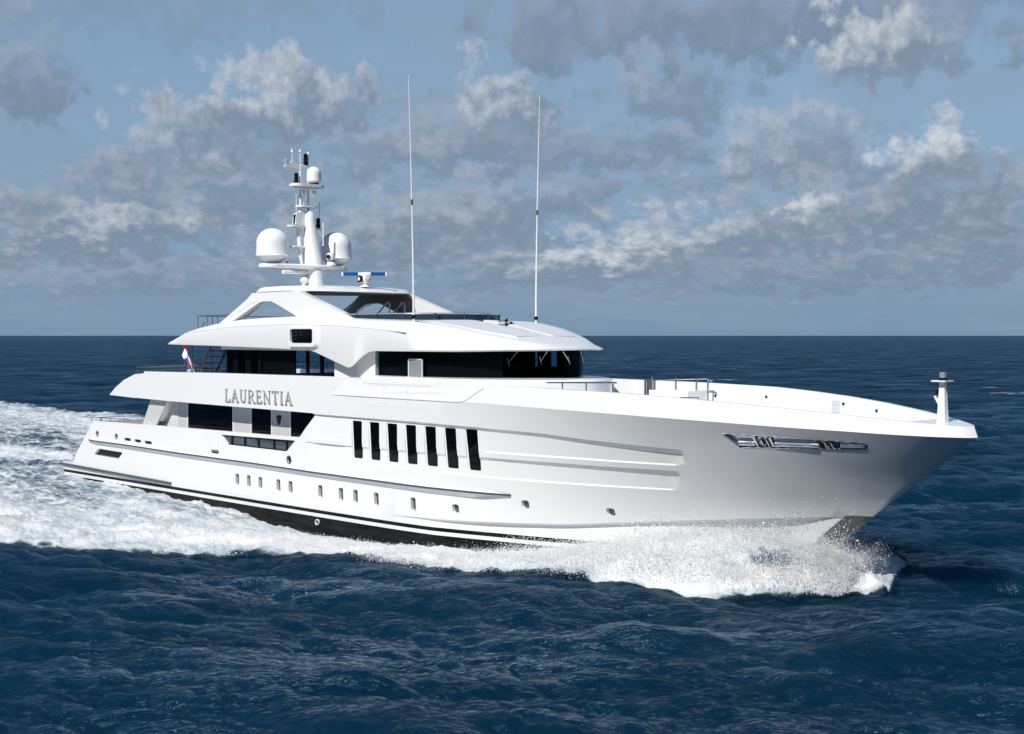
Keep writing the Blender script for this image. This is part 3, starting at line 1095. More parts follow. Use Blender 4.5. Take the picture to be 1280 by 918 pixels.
# ------------------------------------------------------------------ roof over the wheelhouse, with fairings and bridge wings
ZTX = [24, 26, 28.3, 31.3, 33, 34.5, 36, 37.4, 38.7]
ZTZ = [9.30, 9.28, 9.18, 9.06, 8.82, 8.54, 8.26, 8.06, 7.97]
zroof = lambda x, y: I(x, ZTX, ZTZ) + .07 * (1 - (y / 3.8) ** 2)


def roof():
    def ring(xa, xs, w, xf, zf, p=2.15, q=1.9):
        ax = [xa + (xs - xa) * (k / 60) for k in range(60)]
        pl = plan(xs, w, xf, p, q, 26)
        pts = [(x, -w) for x in ax] + pl + [(x, w) for x in ax[::-1]]
        return [(x, y, zf(x, y)) for x, y in pts]
    edge = lambda x: I(x, [9.8, 11, 16.3, 22.5, 24.0, 24.4, 26.72, 27.0, 27.25, 28.05, 28.5, 29, 34, 37, 39], [8.03, 8.02, 7.965, 7.85, 7.82, 7.75, 7.13, 7.06, 7.06, 7.54, 7.76, 7.82, 7.82, 7.87, 7.95])
    flat = lambda x: I(x, [9.8, 11, 16.3, 24, 34, 37, 39], [8.06, 8.06, 8.0, 7.88, 7.88, 7.92, 7.985])
    seam = lambda x: max(edge(x) + .03, I(x, [10.95, 12.6, 16.5, 18, 22.3, 26.2, 28.7, 31.3, 33.5, 36, 37.7, 38.6], [8.10, 8.58, 8.87, 8.93, 9.01, 8.92, 8.78, 8.60, 8.36, 8.10, 8.02, 7.98]))
    top = lambda x: I(x, [10.95, 11.5, 12.5, 13.5, 15.1, 17.4, 19.5, 22, 25, 28.3, 31.3, 33, 34.5, 36, 37.4, 38.7], [8.10, 8.34, 8.69, 8.89, 9.09, 9.27, 9.35, 9.375, 9.30, 9.18, 9.06, 8.82, 8.54, 8.26, 8.06, 7.97])
    mb = MB()
    A, S = 10.9, 29.5
    r = [
        ring(A + .3, S, 3.75, 36.8, lambda x, y: flat(x)),
        ring(A, S, 4.18, 37.75, lambda x, y: edge(x)),
        ring(A, S, 4.21, 37.85, lambda x, y: max(edge(x) + .035, min(edge(x) + .06, seam(x) - .0))),
        ring(A + .05, S, 4.19, 37.3, lambda x, y: max(edge(x) + .05, seam(x))),
        ring(A + .1, S, 3.98, 37.0, lambda x, y: max(edge(x) + .055, .35 * seam(x) + .65 * top(x) + .03)),
        ring(A + .15, S, 3.80, 36.8, lambda x, y: max(edge(x) + .06, top(x))),
        ring(A + .3, S, 3.2, 36.3, lambda x, y: max(edge(x) + .06, top(x) + .045)),
        ring(A + .4, S, 1.8, 35.8, lambda x, y: max(edge(x) + .06, top(x) + .085)),
        ring(A + .5, S, .4, 35.5, lambda x, y: max(edge(x) + .06, top(x) + .10)),
    ]
    mb.loft(r, closed=True, caps=True)
    ro = mb.build('wheelhouse_roof', [WHITE], yacht, sharp=35)
    # open sun deck sunk between the fairings
    c = MB()
    o = [(12.3, -3.3), (25.5, -3.3)] + [(x, y) for x, y in plan(26.5, 3.2, 30.4)] + [(25.5, 3.3), (12.3, 3.3)]
    c.prism(o, 8.45, 12, axis='z')
    cut(ro, [c])
    shade(ro, 30)
    mb = MB()
    mb.prism([(12.35, -3.25), (25.5, -3.25)] + [(x, y) for x, y in plan(26.5, 3.15, 30.3)] + [(25.5, 3.25), (12.35, 3.25)], 8.455, 8.49, axis='z')
    mb.build('sun_deck', [simple('dark_teak', (.10, .075, .05), .6, var=.2, vscale=8)], ro)
    # shadow-gap line along the fairing
    mb = MB()
    for s in (-1, 1):
        rg = []
        for x in np.arange(12.6, 31.4, .5):
            z = seam(x) + .02
            y = s * 4.186
            rg.append([(x, y - s * .05, z - .022), (x, y + s * .006, z - .022), (x, y + s * .006, z + .022), (x, y - s * .05, z + .022)])
        mb.loft(rg)
    mb.build('fairing_seam', [PALE], ro)
    # bridge-wing control pod
    for s in (-1, 1):
        mb = MB()
        ou = rrect(22.52, 7.98, 24.72, 8.86, .2, 5)
        inn = rrect(22.66, 8.14, 24.50, 8.80, .12, 5)
        a = [(x, s * 4.14, z) for x, z in rrect(22.45, 7.90, 24.95, 8.88, .2, 5)]
        b = [(x, s * 4.36, z) for x, z in ou]
        e = [(x, s * 4.36, z) for x, z in inn]
        f = [(x, s * 4.24, z) for x, z in inn]
        mb.loft([a, b, e, f], closed=True, caps=True)
        po = mb.build('wing_control_pod', [WHITE], ro, sharp=25)
        g = MB()
        g.prism(rrect(22.67, 8.15, 24.49, 8.79, .11, 5), s * 4.255, s * 4.243)
        for k, z in enumerate((8.64, 8.47, 8.32)):
            g.box((23.0, min(s * 4.27, s * 4.257), z), (23.09, max(s * 4.27, s * 4.257), z + .05), 1)
        g.box((23.42, min(s * 4.27, s * 4.257), 8.45), (23.45, max(s * 4.27, s * 4.257), 8.74), 1)
        g.build('pod_screen', [GLASS, STEEL], ro)
    # grey panels either side of the spine, painting in the shade of tilted facets
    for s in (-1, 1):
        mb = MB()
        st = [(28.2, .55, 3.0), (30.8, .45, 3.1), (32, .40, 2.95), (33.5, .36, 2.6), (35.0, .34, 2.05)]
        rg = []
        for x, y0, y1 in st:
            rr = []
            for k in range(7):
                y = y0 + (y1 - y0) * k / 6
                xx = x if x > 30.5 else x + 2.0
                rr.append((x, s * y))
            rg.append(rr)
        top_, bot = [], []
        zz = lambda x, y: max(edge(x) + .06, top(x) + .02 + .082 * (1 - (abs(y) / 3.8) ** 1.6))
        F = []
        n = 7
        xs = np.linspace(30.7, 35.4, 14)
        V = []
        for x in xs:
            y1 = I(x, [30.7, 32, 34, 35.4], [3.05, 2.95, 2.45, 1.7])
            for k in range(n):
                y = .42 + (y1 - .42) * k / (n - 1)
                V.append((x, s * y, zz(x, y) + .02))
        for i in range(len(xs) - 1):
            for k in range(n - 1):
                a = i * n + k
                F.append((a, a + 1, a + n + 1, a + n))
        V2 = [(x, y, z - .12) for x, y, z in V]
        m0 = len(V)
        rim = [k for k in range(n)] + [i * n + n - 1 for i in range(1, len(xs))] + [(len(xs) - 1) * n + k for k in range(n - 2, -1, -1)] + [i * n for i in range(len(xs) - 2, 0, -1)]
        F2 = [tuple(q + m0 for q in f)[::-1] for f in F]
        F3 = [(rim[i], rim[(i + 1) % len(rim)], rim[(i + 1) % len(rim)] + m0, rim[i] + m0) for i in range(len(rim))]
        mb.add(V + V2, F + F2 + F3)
        mb.build('roof_shade_panel', [PALE], ro)
    # twin horn trumpets on the spine
    mb = MB()
    R = Matrix.Rotation(rad(90), 3, 'Y')
    for y, z, x in ((.22, 9.02, 32.0), (-.12, 8.98, 32.1), (.05, 9.13, 31.9)):
        mb.lathe([(.03, 0), (.035, .35), (.07, .5), (.13, .58), (.11, .57), (.04, .5)], (x, y + .4, z), 14, 0, R)
        mb.lathe([(.085, .545), (.01, .548)], (x, y + .4, z), 14, 1, R)
        mb.tube([(x + .1, y + .4, z - .25), (x + .1, y + .4, z)], .05, 8, 0)
    mb.box((31.85, .2, 8.83), (32.3, .75, 8.93))
    mb.build('horn', [STEEL, BLACK], ro)
    # whip antennas
    for s in (-1, 1):
        wa = MB()
        bx, by, bz = 31.0, s * 3.62, 9.02
        wa.lathe([(.16, 0), (.10, .10), (.05, .14), (.05, .28)], (bx, by, bz - .06), 12, 0)
        wa.lathe([(.08, .26), (.10, .31), (.10, .38), (.05, .42)], (bx, by, bz - .06), 12, 1)
        tip = (bx - .02, by + s * .25, 19.55)
        mid = [(bx + (tip[0] - bx) * t, by + (tip[1] - by) * t ** 1.5, bz + .3 + (tip[2] - bz - .3) * t) for t in np.linspace(0, 1, 9)]
        wa.tube(mid, .052, 8, 0, .012)
        for t in (.47, .48):
            q = (bx, by + (tip[1] - by) * t ** 1.5, bz + .3 + (tip[2] - bz - .3) * t)
            wa.lathe([(.045, -.06), (.05, 0), (.045, .06)], q, 8, 2)
        o = wa.build('whip_antenna', [WHITE, BLACK, DARKSTEEL], ro)
    return ro


roof_o = roof()

# ------------------------------------------------------------------ sun deck: windscreen, rails, hardtop
def sundeck():
    # dark glass windscreen with steel rail
    pl = [(24.9, -3.35)] + plan(27.0, 3.35, 31.0, 2.3, 1.9, 14) + [(24.9, 3.35)]
    mb = MB()
    mb.loft([[(x, y, 8.9), (x, y, 9.44), (x - .02, y * .99, 9.44), (x - .02, y * .99, 8.9)] for x, y in pl], closed=True)
    ws = mb.build('sundeck_windscreen', [simple('smoked_glass', (.02, .035, .055), .04)], yacht)
    mb = MB()
    mb.tube([(x, y * 1.005, 9.47) for x, y in pl], .03, 6)
    cum = [0]
    for a, b in zip(pl[:-1], pl[1:]):
        cum.append(cum[-1] + math.hypot(b[0] - a[0], b[1] - a[1]))
    for s in np.linspace(.3, cum[-1] - .3, 12):
        x, y = I(s, cum, [q[0] for q in pl]), I(s, cum, [q[1] for q in pl])
        mb.tube([(x + .02, y * 1.01, 8.9), (x + .02, y * 1.01, 9.47)], .028, 6)
    mb.build('windscreen_rail', [STEEL], ws)
    # hoop handrails of the companionway
    for y in (-.45, .45):
        mb = MB()
        mb.tube([(23.8, y, 9.2), (25.0, y, 10.02), (25.12, y, 10.07), (25.22, y, 10.0), (25.22, y, 8.5)], .035, 8)
        mb.build('hoop_handrail', [STEEL], yacht)
    # sun deck furniture seen above the coaming
    mb = MB()
    mb.box((26.2, -1.6, 8.46), (29.2, 1.8, 9.05))
    mb.build('sunpad', [simple('sunpad_fabric', (.25, .27, .30), .8)], yacht)
    # aft sun-deck rail
    mb = MB()
    for s in (-1, 1):
        mb.tube([(12.55, s * 3.4, 9.52), (16.5, s * 3.4, 9.56)], .025, 6)
        for x in (12.6, 13.6, 14.6, 15.6):
            mb.tube([(x, s * 3.4, 8.6), (x, s * 3.4, 9.53)], .022, 6)
    mb.tube([(12.55, -3.4, 9.52), (12.55, 3.4, 9.52)], .025, 6)
    for y in np.arange(-2.5, 3.3, 1.0):
        mb.tube([(12.55, y, 8.5), (12.55, y, 9.52)], .022, 6)
    mb.build('sundeck_railing', [DARKSTEEL], yacht)
    # aft upper-deck rail
    mb = MB()
    for s in (-1, 1):
        mb.tube([(8.0, s * 4.5, 6.76), (14.5, s * 4.5, 7.0)], .025, 6)
        for x in np.arange(8.05, 14.5, 1.0):
            mb.tube([(x, s * 4.5, 6.3), (x, s * 4.5, 6.77 + (x - 8) * .036)], .02, 6)
    for z in (6.76, 6.62):
        mb.tube([(8.0, -4.5, z), (8.0, 4.5, z)], .022, 6)
    for y in np.arange(-3.6, 4, 1.2):
        mb.tube([(8.0, y, 6.3), (8.0, y, 6.76)], .02, 6)
    mb.build('upper_deck_railing', [DARKSTEEL], yacht)
    # stairs to the sun deck
    mb = MB()
    for k in range(7):
        z = 6.1 + k * .31
        x = 11.2 + k * .27
        mb.box((x, -2.9, z), (x + .62, -1.9, z + .05))
    st = mb.build('deck_stairs', [RUBBER], yacht)
    mb = MB()
    for y in (-2.95, -1.85):
        mb.tube([(11.1, y, 5.7), (13.35, y, 8.3)], .07, 6)
    mb.build('stair_stringer', [DARKSTEEL], st)
    mb = MB()
    for y in (-3.0, -1.8):
        mb.tube([(10.0, y, 6.45), (11.3, y, 7.95), (12.6, y, 9.2)], .025, 6)
        mb.tube([(10.3, y, 5.7), (10.3, y, 6.8)], .022, 6)
        mb.tube([(11.3, y, 6.2), (11.3, y, 7.95)], .022, 6)
    mb.build('stair_handrail', [DARKSTEEL], st)
    # hardtop legs
    for s in (-1, 1):
        mb = MB()
        o = [(14.3, 8.85), (15.0, 9.18), (17.55, 10.33), (17.95, 10.60), (22.0, 10.62), (24.7, 9.80), (26.55, 9.24), (26.55, 9.0),
             (21.4, 9.0), (22.0, 9.38), (19.95, 10.10), (19.65, 10.17), (18.90, 10.17), (18.6, 10.12), (16.05, 9.22), (15.6, 8.85)]
        mb.prism(o, s * 3.45, s * 3.12)
        lg = mb.build('hardtop_leg', [WHITE], yacht)
        q = MB()  # grey plate painting the hardtop's shadow on the leg's inner face
        q.prism([(16.55, 9.55), (17.75, 10.40), (18.0, 10.58), (21.9, 10.58), (22.45, 10.36), (22.85, 9.62), (22.95, 9.2), (22.1, 9.2), (22.05, 9.40), (20.0, 10.13), (19.66, 10.20), (18.89, 10.20), (18.56, 10.15), (16.7, 9.3)], s * 3.118, s * 3.105)
        q.build('leg_shadow', [simple('leg_shadow_grey', (.36, .36, .365), .6)], lg)
        if s < 0:
            mb = MB()
            for a, b in (((14.95, 9.06), (17.95, 10.10)), ((17.95, 10.10), (18.35, 10.16))):
                L_ = math.hypot(b[0] - a[0], b[1] - a[1])
                nx, nz = -(b[1] - a[1]) / L_ * .015, (b[0] - a[0]) / L_ * .015
                mb.prism([(a[0] + nx, a[1] + nz), (b[0] + nx, b[1] + nz), (b[0] - nx, b[1] - nz), (a[0] - nx, a[1] - nz)], -3.455, -3.44)
            mb.build('leg_seam', [PALE], lg)
    # hardtop slab
    mb = MB()
    def hr(w, xa, xf, z):
        pl_ = plan(20.6, w, xf, 3.2, 3.2, 18)
        aft = [(xa + (19.0 - xa) * (1 - math.cos(a) ** .8) if False else 19.0 - (19.0 - xa) * math.sin(a), -w * math.cos(a) ** .6) for a in np.linspace(math.pi / 2, 0, 12)]
        pts = aft + pl_ + [(x, -y) for x, y in aft[::-1][:-1]]
        return [(x, y, z(x)) for x, y in pts]
    un = lambda x: I(x, [16.8, 18, 21, 23.2], [10.60, 10.61, 10.62, 10.55])
    tp = lambda x: I(x, [16.8, 17.7, 19, 20.5, 22, 23.2], [10.66, 10.80, 10.88, 10.89, 10.82, 10.66])
    mb.loft([hr(3.0, 17.3, 22.7, un), hr(3.40, 16.8, 23.05, un), hr(3.47, 16.78, 23.1, lambda x: un(x) + .05), hr(3.32, 16.95, 22.9, tp), hr(2.4, 17.6, 22.2, lambda x: tp(x) + .07), hr(.6, 19, 21.6, lambda x: tp(x) + .10)])
    ht = mb.build('hardtop', [WHITE], yacht, sharp=40)
    q = MB()  # underside of the slab, its shade put into the grey colour
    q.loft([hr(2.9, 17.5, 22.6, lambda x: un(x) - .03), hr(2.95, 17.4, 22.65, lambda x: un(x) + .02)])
    q.build('hardtop_ceiling', [simple('ceiling_shade_grey', (.32, .32, .325), .6)], ht)
    # open-array radar on the hardtop
    mb = MB()
    mb.lathe([(.30, 0), (.20, .08), (.16, .22)], (22.2, .35, 10.88), 18)
    mb.lathe([(.02, -.36), (.22, -.3), (.26, 0), (.22, .3), (.02, .36)], (22.2, .35, 11.30), 18, 0, Matrix.Rotation(rad(90), 3, 'Y') @ Matrix.Rotation(0, 3, 'Z'))
    mb.lathe([(.17, 0), (.17, .16)], (22.2, .15, 11.28), 16, 1, Matrix.Rotation(rad(90), 3, 'X'))
    mb.lathe([(.09, 0), (.09, .17)], (22.2, .15, 11.28), 16, 0, Matrix.Rotation(rad(90), 3, 'X'))
    rd = mb.build('radar_scanner', [WHITE, BLACK], ht)
    mb = MB()
    u = v_right.normalized()
    c0 = Vector((22.2, .35, 11.50))
    def arr(a, b, w, h0, h1, mi):
        n_ = Vector((-u.y, u.x, 0))
        vs_ = []
        for t in (a, b):
            for q in (-w, w):
                for hh in (h0, h1):
                    vs_.append(c0 + u * t + n_ * q + Vector((0, 0, hh)))
        mb.add(vs_, [(0, 1, 3, 2), (4, 6, 7, 5), (0, 4, 5, 1), (2, 3, 7, 6), (0, 2, 6, 4), (1, 5, 7, 3)], mi)
    arr(-1.05, -.32, .09, -.06, .11, 0)
    arr(.30, 1.02, .09, -.06, .11, 0)
    arr(-.319, .299, .095, -.07, .115, 1)
    arr(-1.13, -1.051, .1, -.07, .12, 1)
    arr(1.021, 1.10, .1, -.07, .12, 1)
    mb.build('scanner_bar', [BLUEARRAY, WHITE], ht)
    # small TV dome under the mast wing and a low vent
    mb = MB()
    mb.lathe([(.30, 0), (.10, .10), (.08, .16), (.16, .22), (.24, .34), (.22, .48), (.10, .56), (.01, .57)], (18.3, -.58, 10.95), 18)
    mb.build('tv_dome', [WHITE], ht)
    mb = MB()
    a, b = Vector((18.3, -1.85, 11.70)), Vector((18.3, .69, 11.70))
    mb.tube([a, a + (b - a) * .03, b - (b - a) * .03, b], .10, 12)
    mb.build('radar_bar', [WHITE], ht)


sundeck()

# ------------------------------------------------------------------ mast
def mast():
    mb = MB()
    def sec(x0, x1, wy, z, n=20):
        cx, rx = (x0 + x1) / 2, (x1 - x0) / 2
        return [(cx + rx * (abs(math.cos(a)) ** .7) * (1 if math.cos(a) > 0 else -1), wy * (abs(math.sin(a)) ** .8) * (1 if math.sin(a) > 0 else -1), z) for a in [k * 2 * math.pi / n for k in range(n)]]
    mb.loft([sec(17.75, 18.9, .42, 10.9), sec(17.8, 18.85, .40, 11.9), sec(17.83, 18.8, .38, 12.3), sec(17.66, 18.24, .25, 14.4), sec(17.64, 18.18, .23, 14.75), sec(17.8, 18.05, .12, 14.88)])
    m_ = mb.build('mast', [WHITE], yacht, sharp=40)
    mb = MB()
    mb.tube([(17.9, -.47, 12.1), (17.85, -.55, 13.2), (17.8, -.60, 14.2)], .09, 10, 0, .12)
    mb.prism([(-.85, 14.15), (-.05, 14.15), (-.1, 14.82), (-.5, 14.85), (-.78, 14.72)], 17.65, 17.95, axis='x')
    mb.tube([(17.8, -.45, 14.75), (17.8, -.45, 17.2)], .06, 10, 0, .055)
    mb.tube([(17.8, -.45, 17.2), (17.8, -.45, 17.85)], .028, 8)
    mb.tube([(17.8, .03, 14.75), (17.8, .03, 17.3)], .06, 10, 0, .055)
    mb.lathe([(.16, 0), (.09, .12), (.06, .25)], (17.8, -.45, 14.78), 12)
    mb.lathe([(.16, 0), (.09, .12), (.06, .25)], (17.8, .03, 14.78), 12)
    mb.tube([(17.8, -.45, 17.2), (17.8, .03, 17.2)], .05, 8)
    mb.build('mast_tube', [WHITE], m_)
    # platforms
    def plate(name, pts, z0, z1):
        q = MB()
        q.prism(pts, z0, z1, axis='z')
        return q.build(name, [WHITE], m_)
    plate('spreader', rrect(17.55, -1.22, 18.05, -.15, .22, 5), 14.03, 14.12)
    plate('spreader', rrect(17.55, -1.12, 18.05, .0, .22, 5), 12.99, 13.07)
    plate('spreader', rrect(17.5, -.70, 18.1, .55, .28, 5), 15.06, 15.16)
    plate('spreader', rrect(17.4, -1.05, 18.35, .85, .40, 6), 16.10, 16.24)
    plate('spreader', rrect(17.75, .25, 18.05, .80, .12, 4), 13.95, 14.03)
    for z0_, z1_, ya in ((14.03, 13.5, -.55), (12.99, 12.45, -.45)):
        mb = MB()
        mb.prism([(ya, z0_), (-.05, z0_), (-.2, z1_)], 17.72, 17.92, axis='x')
        mb.build('mast_bracket', [WHITE], m_)
    # wing carrying the domes
    mb = MB()
    rg = []
    for y in np.linspace(-2.62, 2.62, 27):
        k = abs(y) / 2.62
        c = .05 + .95 * (1 - max(0, k - .75) ** 2 * 16 * .9)
        x0 = 16.75 + .2 * k
        x1 = 18.95 - 1.05 * k ** 1.5
        cx = (x0 + x1) / 2
        hw = (x1 - x0) / 2 * max(.35, c if k > .75 else 1)
        zb = 11.84 + .10 * k
        zt_ = 12.12 - .0 * k
        rg.append([(cx - hw, y, (zb + zt_) / 2 + .05), (cx - hw * .85, y, zt_), (cx + hw * .85, y, zt_), (cx + hw, y, (zb + zt_) / 2 + .05), (cx + hw * .8, y, zb), (cx - hw * .8, y, zb)])
    mb.loft(rg)
    mb.build('mast_wing', [WHITE], m_, sharp=50)
    # satellite domes
    for y in (-1.95, 1.95):
        prof = [(.22, 0), (.30, .03), (.78, .37), (.86, .40), (.87, .44), (.84, .46), (.82, .50), (.82, 1.05)]
        prof += [(.82 * math.cos(a) if a < math.pi / 2 - .01 else .001, 1.05 + .78 * math.sin(a)) for a in np.linspace(.12, math.pi / 2, 12)]
        q = MB()
        q.lathe(prof, (17.52, y, 12.10), 40)
        q.build('satellite_dome', [RADOME], m_, sharp=40)
    q = MB()
    q.lathe([(.20, -.02), (.30, .0), (.385, .07), (.39, .11), (.375, .12), (.37, .45)] + [(.37 * math.cos(a), .45 + .37 * math.sin(a)) for a in np.linspace(.15, 1.56, 9)], (18.0, .25, 16.36), 32, 0)
    q.lathe([(.24, -.12), (.26, .03)], (18.0, .25, 16.36), 24, 1)
    q.build('small_dome', [RADOME, RUBBER], m_, sharp=40)
    # navigation lights
    for (x, y, z, h_) in ((17.8, -.69, 16.24, .56), (17.8, -.12, 17.24, .58), (17.8, -.75, 14.12, .56), (17.9, .58, 14.03, .54)):
        q = MB()
        q.lathe([(.10, 0), (.12, .03), (.12, h_ * .40), (.07, h_ * .42), (.07, h_ * .46), (.13, h_ * .48), (.13, h_ * .52), (.10, h_ * .56), (.11, h_ * .93), (.07, h_), (.01, h_)], (x, y, z), 14)
        q.build('navigation_light', [BLACK], m_)
    # wind vane arm, masthead sensors
    q = MB()
    q.prism([(-1.28, 17.10), (-.47, 16.98), (-.46, 17.20), (-.7, 17.28), (-.92, 17.46), (-1.05, 17.28)], 17.77, 17.83, axis='x')
    q.tube([(17.8, -.93, 17.4), (17.8, -.93, 17.82)], .022, 8)
    q.lathe([(.03, 0), (.07, .04), (.07, .14), (.05, .18), (.08, .2), (.08, .23)], (17.8, -.93, 17.78), 12)
    q.tube([(17.8, -1.38, 17.08), (17.8, -1.33, 17.36)], .02, 8)
    q.lathe([(.08, 0), (.10, .05), (.01, .08)], (17.8, -1.33, 17.36), 12)
    q.lathe([(.01, 0), (.06, .04), (.06, .09), (.01, .11)], (17.8, -1.40, 17.02), 12)
    q.tube([(17.8, -1.40, 17.08), (17.8, -1.2, 17.11)], .03, 8)
    q.build('wind_vane', [WHITE], m_)
    q = MB()
    q.lathe([(.03, 0), (.08, .05), (.08, .14), (.01, .19)], (17.8, -.45, 17.83), 12)
    q.build('masthead_sensor', [WHITE], m_)
    q = MB()
    q.tube([(17.8, .03, 17.3), (17.8, .06, 17.78)], .03, 8)
    q.lathe([(.03, 0), (.08, .05), (.08, .16), (.01, .2)], (17.8, .06, 17.74), 12)
    q.build('masthead_sensor', [WHITE], m_)
    # searchlights under the upper platform
    for (x, y) in ((17.7, -.25), (17.75, .35)):
        q = MB()
        q.lathe([(.02, 0), (.08, .03), (.12, .14), (.10, .17), (.01, .16)], (x, y, 15.85), 14, 0, Matrix.Rotation(rad(-70), 3, 'X') @ Matrix.Rotation(rad(20), 3, 'Y'))
        q.tube([(x, y, 15.88), (x, y, 16.1)], .025, 6)
        q.build('deck_floodlight', [WHITE], m_)
    # thin aerials
    q = MB()
    for a, b, r_ in (((17.8, -.70, 14.8), (17.8, -.70, 16.1), .022), ((17.9, -.62, 12.1), (17.9, -.62, 13.0), .022), ((17.9, .66, 14.6), (17.9, .66, 15.4), .03), ((17.9, .5, 14.6), (17.9, .5, 15.0), .022), ((18.4, .54, 13.1), (18.4, .54, 14.3), .035), ((17.9, -.3, 13.07), (17.9, -.3, 16.1), .018)):
        q.tube([a, b], r_, 6)
    q.tube([(18.4, .54, 13.15), (18.1, .1, 13.1)], .025, 6)
    q.lathe([(.04, 0), (.04, .1), (.07, .11), (.07, .2), (.01, .22)], (17.4, -1.0, 12.1), 10)
    q.build('aerial', [WHITE], m_)
    # thermal camera on the wing
    q = MB()
    q.lathe([(.30, 0), (.28, .08), (.22, .16), (.22, .20)], (18.45, .95, 12.1), 18, 0)
    q.lathe([(.225, .20), (.225, .25)], (18.45, .95, 12.1), 18, 1)
    q.lathe([(.20, .25), (.22, .32), (.22, .52), (.16, .64), (.01, .68)], (18.45, .95, 12.1), 18, 0)
    q.lathe([(.10, 0), (.11, .06)], (18.55, .77, 12.55), 14, 1, Matrix.Rotation(rad(80), 3, 'X') @ Matrix.Rotation(rad(25), 3, 'Y'))
    q.build('mast_camera', [WHITE, BLACK], m_)


mast()

# ------------------------------------------------------------------ foredeck
def foredeck():
    mb = MB()
    mb.box((37.05, 4.33, 5.35), (37.58, 4.46, 6.56))
    mb.tube([(37.2, 4.3, 5.35), (37.2, 4.3, 6.5)], .035, 8, 1)
    mb.build('bulwark_gate', [DARKSTEEL, STEEL], yacht)
    mb = MB()
    mb.box((38.6, 2.9, 5.35), (40.7, 4.1, 6.22))
    mb.build('foredeck_seat', [WHITE], yacht)
    # handrails
    mb = MB()
    mb.tube([(39.4, -3.85, 6.70), (42.95, -3.80, 6.78)], .03, 8)
    for x in (40.2, 41.45, 42.8):
        mb.tube([(x, -3.82, 5.4), (x, -3.82, 6.74)], .032, 8)
    mb.build('foredeck_handrail', [STEEL], yacht)
    mb = MB()
    mb.tube([(37.8, 3.9, 6.60), (40.9, 3.95, 6.72), (41.1, 3.95, 6.62)], .035, 8)
    for x, y in ((37.9, 3.9), (39.2, 3.92), (40.3, 3.94), (40.9, 3.95)):
        mb.tube([(x, y, 5.4), (x, y, 6.72)], .045, 8)
    mb.build('foredeck_handrail', [STEEL], yacht)
    # foredeck planking
    mb = MB()
    xs = [33.3, 36, 38] + list(np.arange(39.5, 53, .75)) + [53.2]
    mb.prism([(x, -(bs(x) - .27)) for x in xs] + [(x, bs(x) - .27) for x in xs[::-1]], 5.304, 5.34, axis='z')
    mb.build('foredeck', [PALE], yacht)
    # raised hatch lids seen just above the bulwark
    mb = MB()
    mb.box((42.2, -2.6, 5.36), (46.2, -.6, 5.9))
    mb.build('foredeck_hatch', [WHITE], yacht)
    mb = MB()
    mb.tube([(45.3, -3.0, 5.36), (45.3, -3.0, 6.3), (46.1, -3.0, 6.32), (46.1, -3.0, 5.36)], .03, 8)
    mb.build('fairlead_bar', [STEEL], yacht)
    # port bulwark fittings: vent grille, locker doors, mooring eyes
    Yb = lambda x: bs(x) - .24
    mb = MB()
    mb.prism([(47.10, 5.60), (47.56, 5.60), (47.56, 6.08), (47.10, 6.08)], lambda q: Yb(q[0]) - .012, lambda q: Yb(q[0]) - .002, 0)
    for k in range(9):
        z = 5.62 + k * .05
        mb.prism([(47.13, z), (47.53, z), (47.53, z + .02), (47.13, z + .02)], lambda q: Yb(q[0]) - .03, lambda q: Yb(q[0]) - .013, 1)
    mb.build('vent_grille', [PALE, MATTE], yacht)
    for x, z in ((43.6, 6.05), (47.75, 5.95), (49.5, 5.78), (40.9, 6.0)):
        y = Yb(x)
        mb = MB()
        mb.lathe([(.05, -.05), (.05, .03)], (x, y - .02, z), 10, 0, Matrix.Rotation(rad(90), 3, 'X'))
        mb.build('mooring_eye', [BLACK], yacht)
    for x0, z in ((47.7, 6.02), (49.4, 5.90), (51.1, 5.72)):
        mb = MB()
        mb.prism([(x0, z - .02), (x0 + .55, z - .08), (x0 + .55, z - .095), (x0, z - .035)], lambda q: Yb(q[0]) - .006, lambda q: Yb(q[0]) + .02)
        mb.build('locker_seam', [PALE], yacht)
    # bow staff with light
    mb = MB()
    def sq(z, w, d, x=53.80):
        return [(x - d, -w, z), (x + d, -w, z), (x + d, w, z), (x - d, w, z)]
    mb.loft([sq(5.60, .14, .16), sq(5.70, .13, .14), sq(7.0, .07, .09)])
    mb.box((53.52, -.26, 7.0), (54.02, .26, 7.05))
    mb.prism([(53.66, 6.25), (53.50, 6.52), (53.56, 6.55), (53.70, 6.36)], -.06, .06)
    bw = mb.build('bow_staff', [WHITE], yacht)
    mb = MB()
    mb.lathe([(.16, 0), (.16, .05), (.10, .06), (.10, .22), (.07, .24), (.01, .24)], (53.8, 0, 7.05), 14, 0)
    mb.lathe([(.105, .08), (.105, .255), (.01, .26)], (53.8, 0, 7.05), 14, 1)
    mb.build('bow_light', [BLACK, BRIGHT], bw)
    mb = MB()
    mb.lathe([(.06, 0), (.06, .16)], (53.62, -.05, 6.58), 8)
    mb.build('bow_bell', [BLACK], bw)


foredeck()

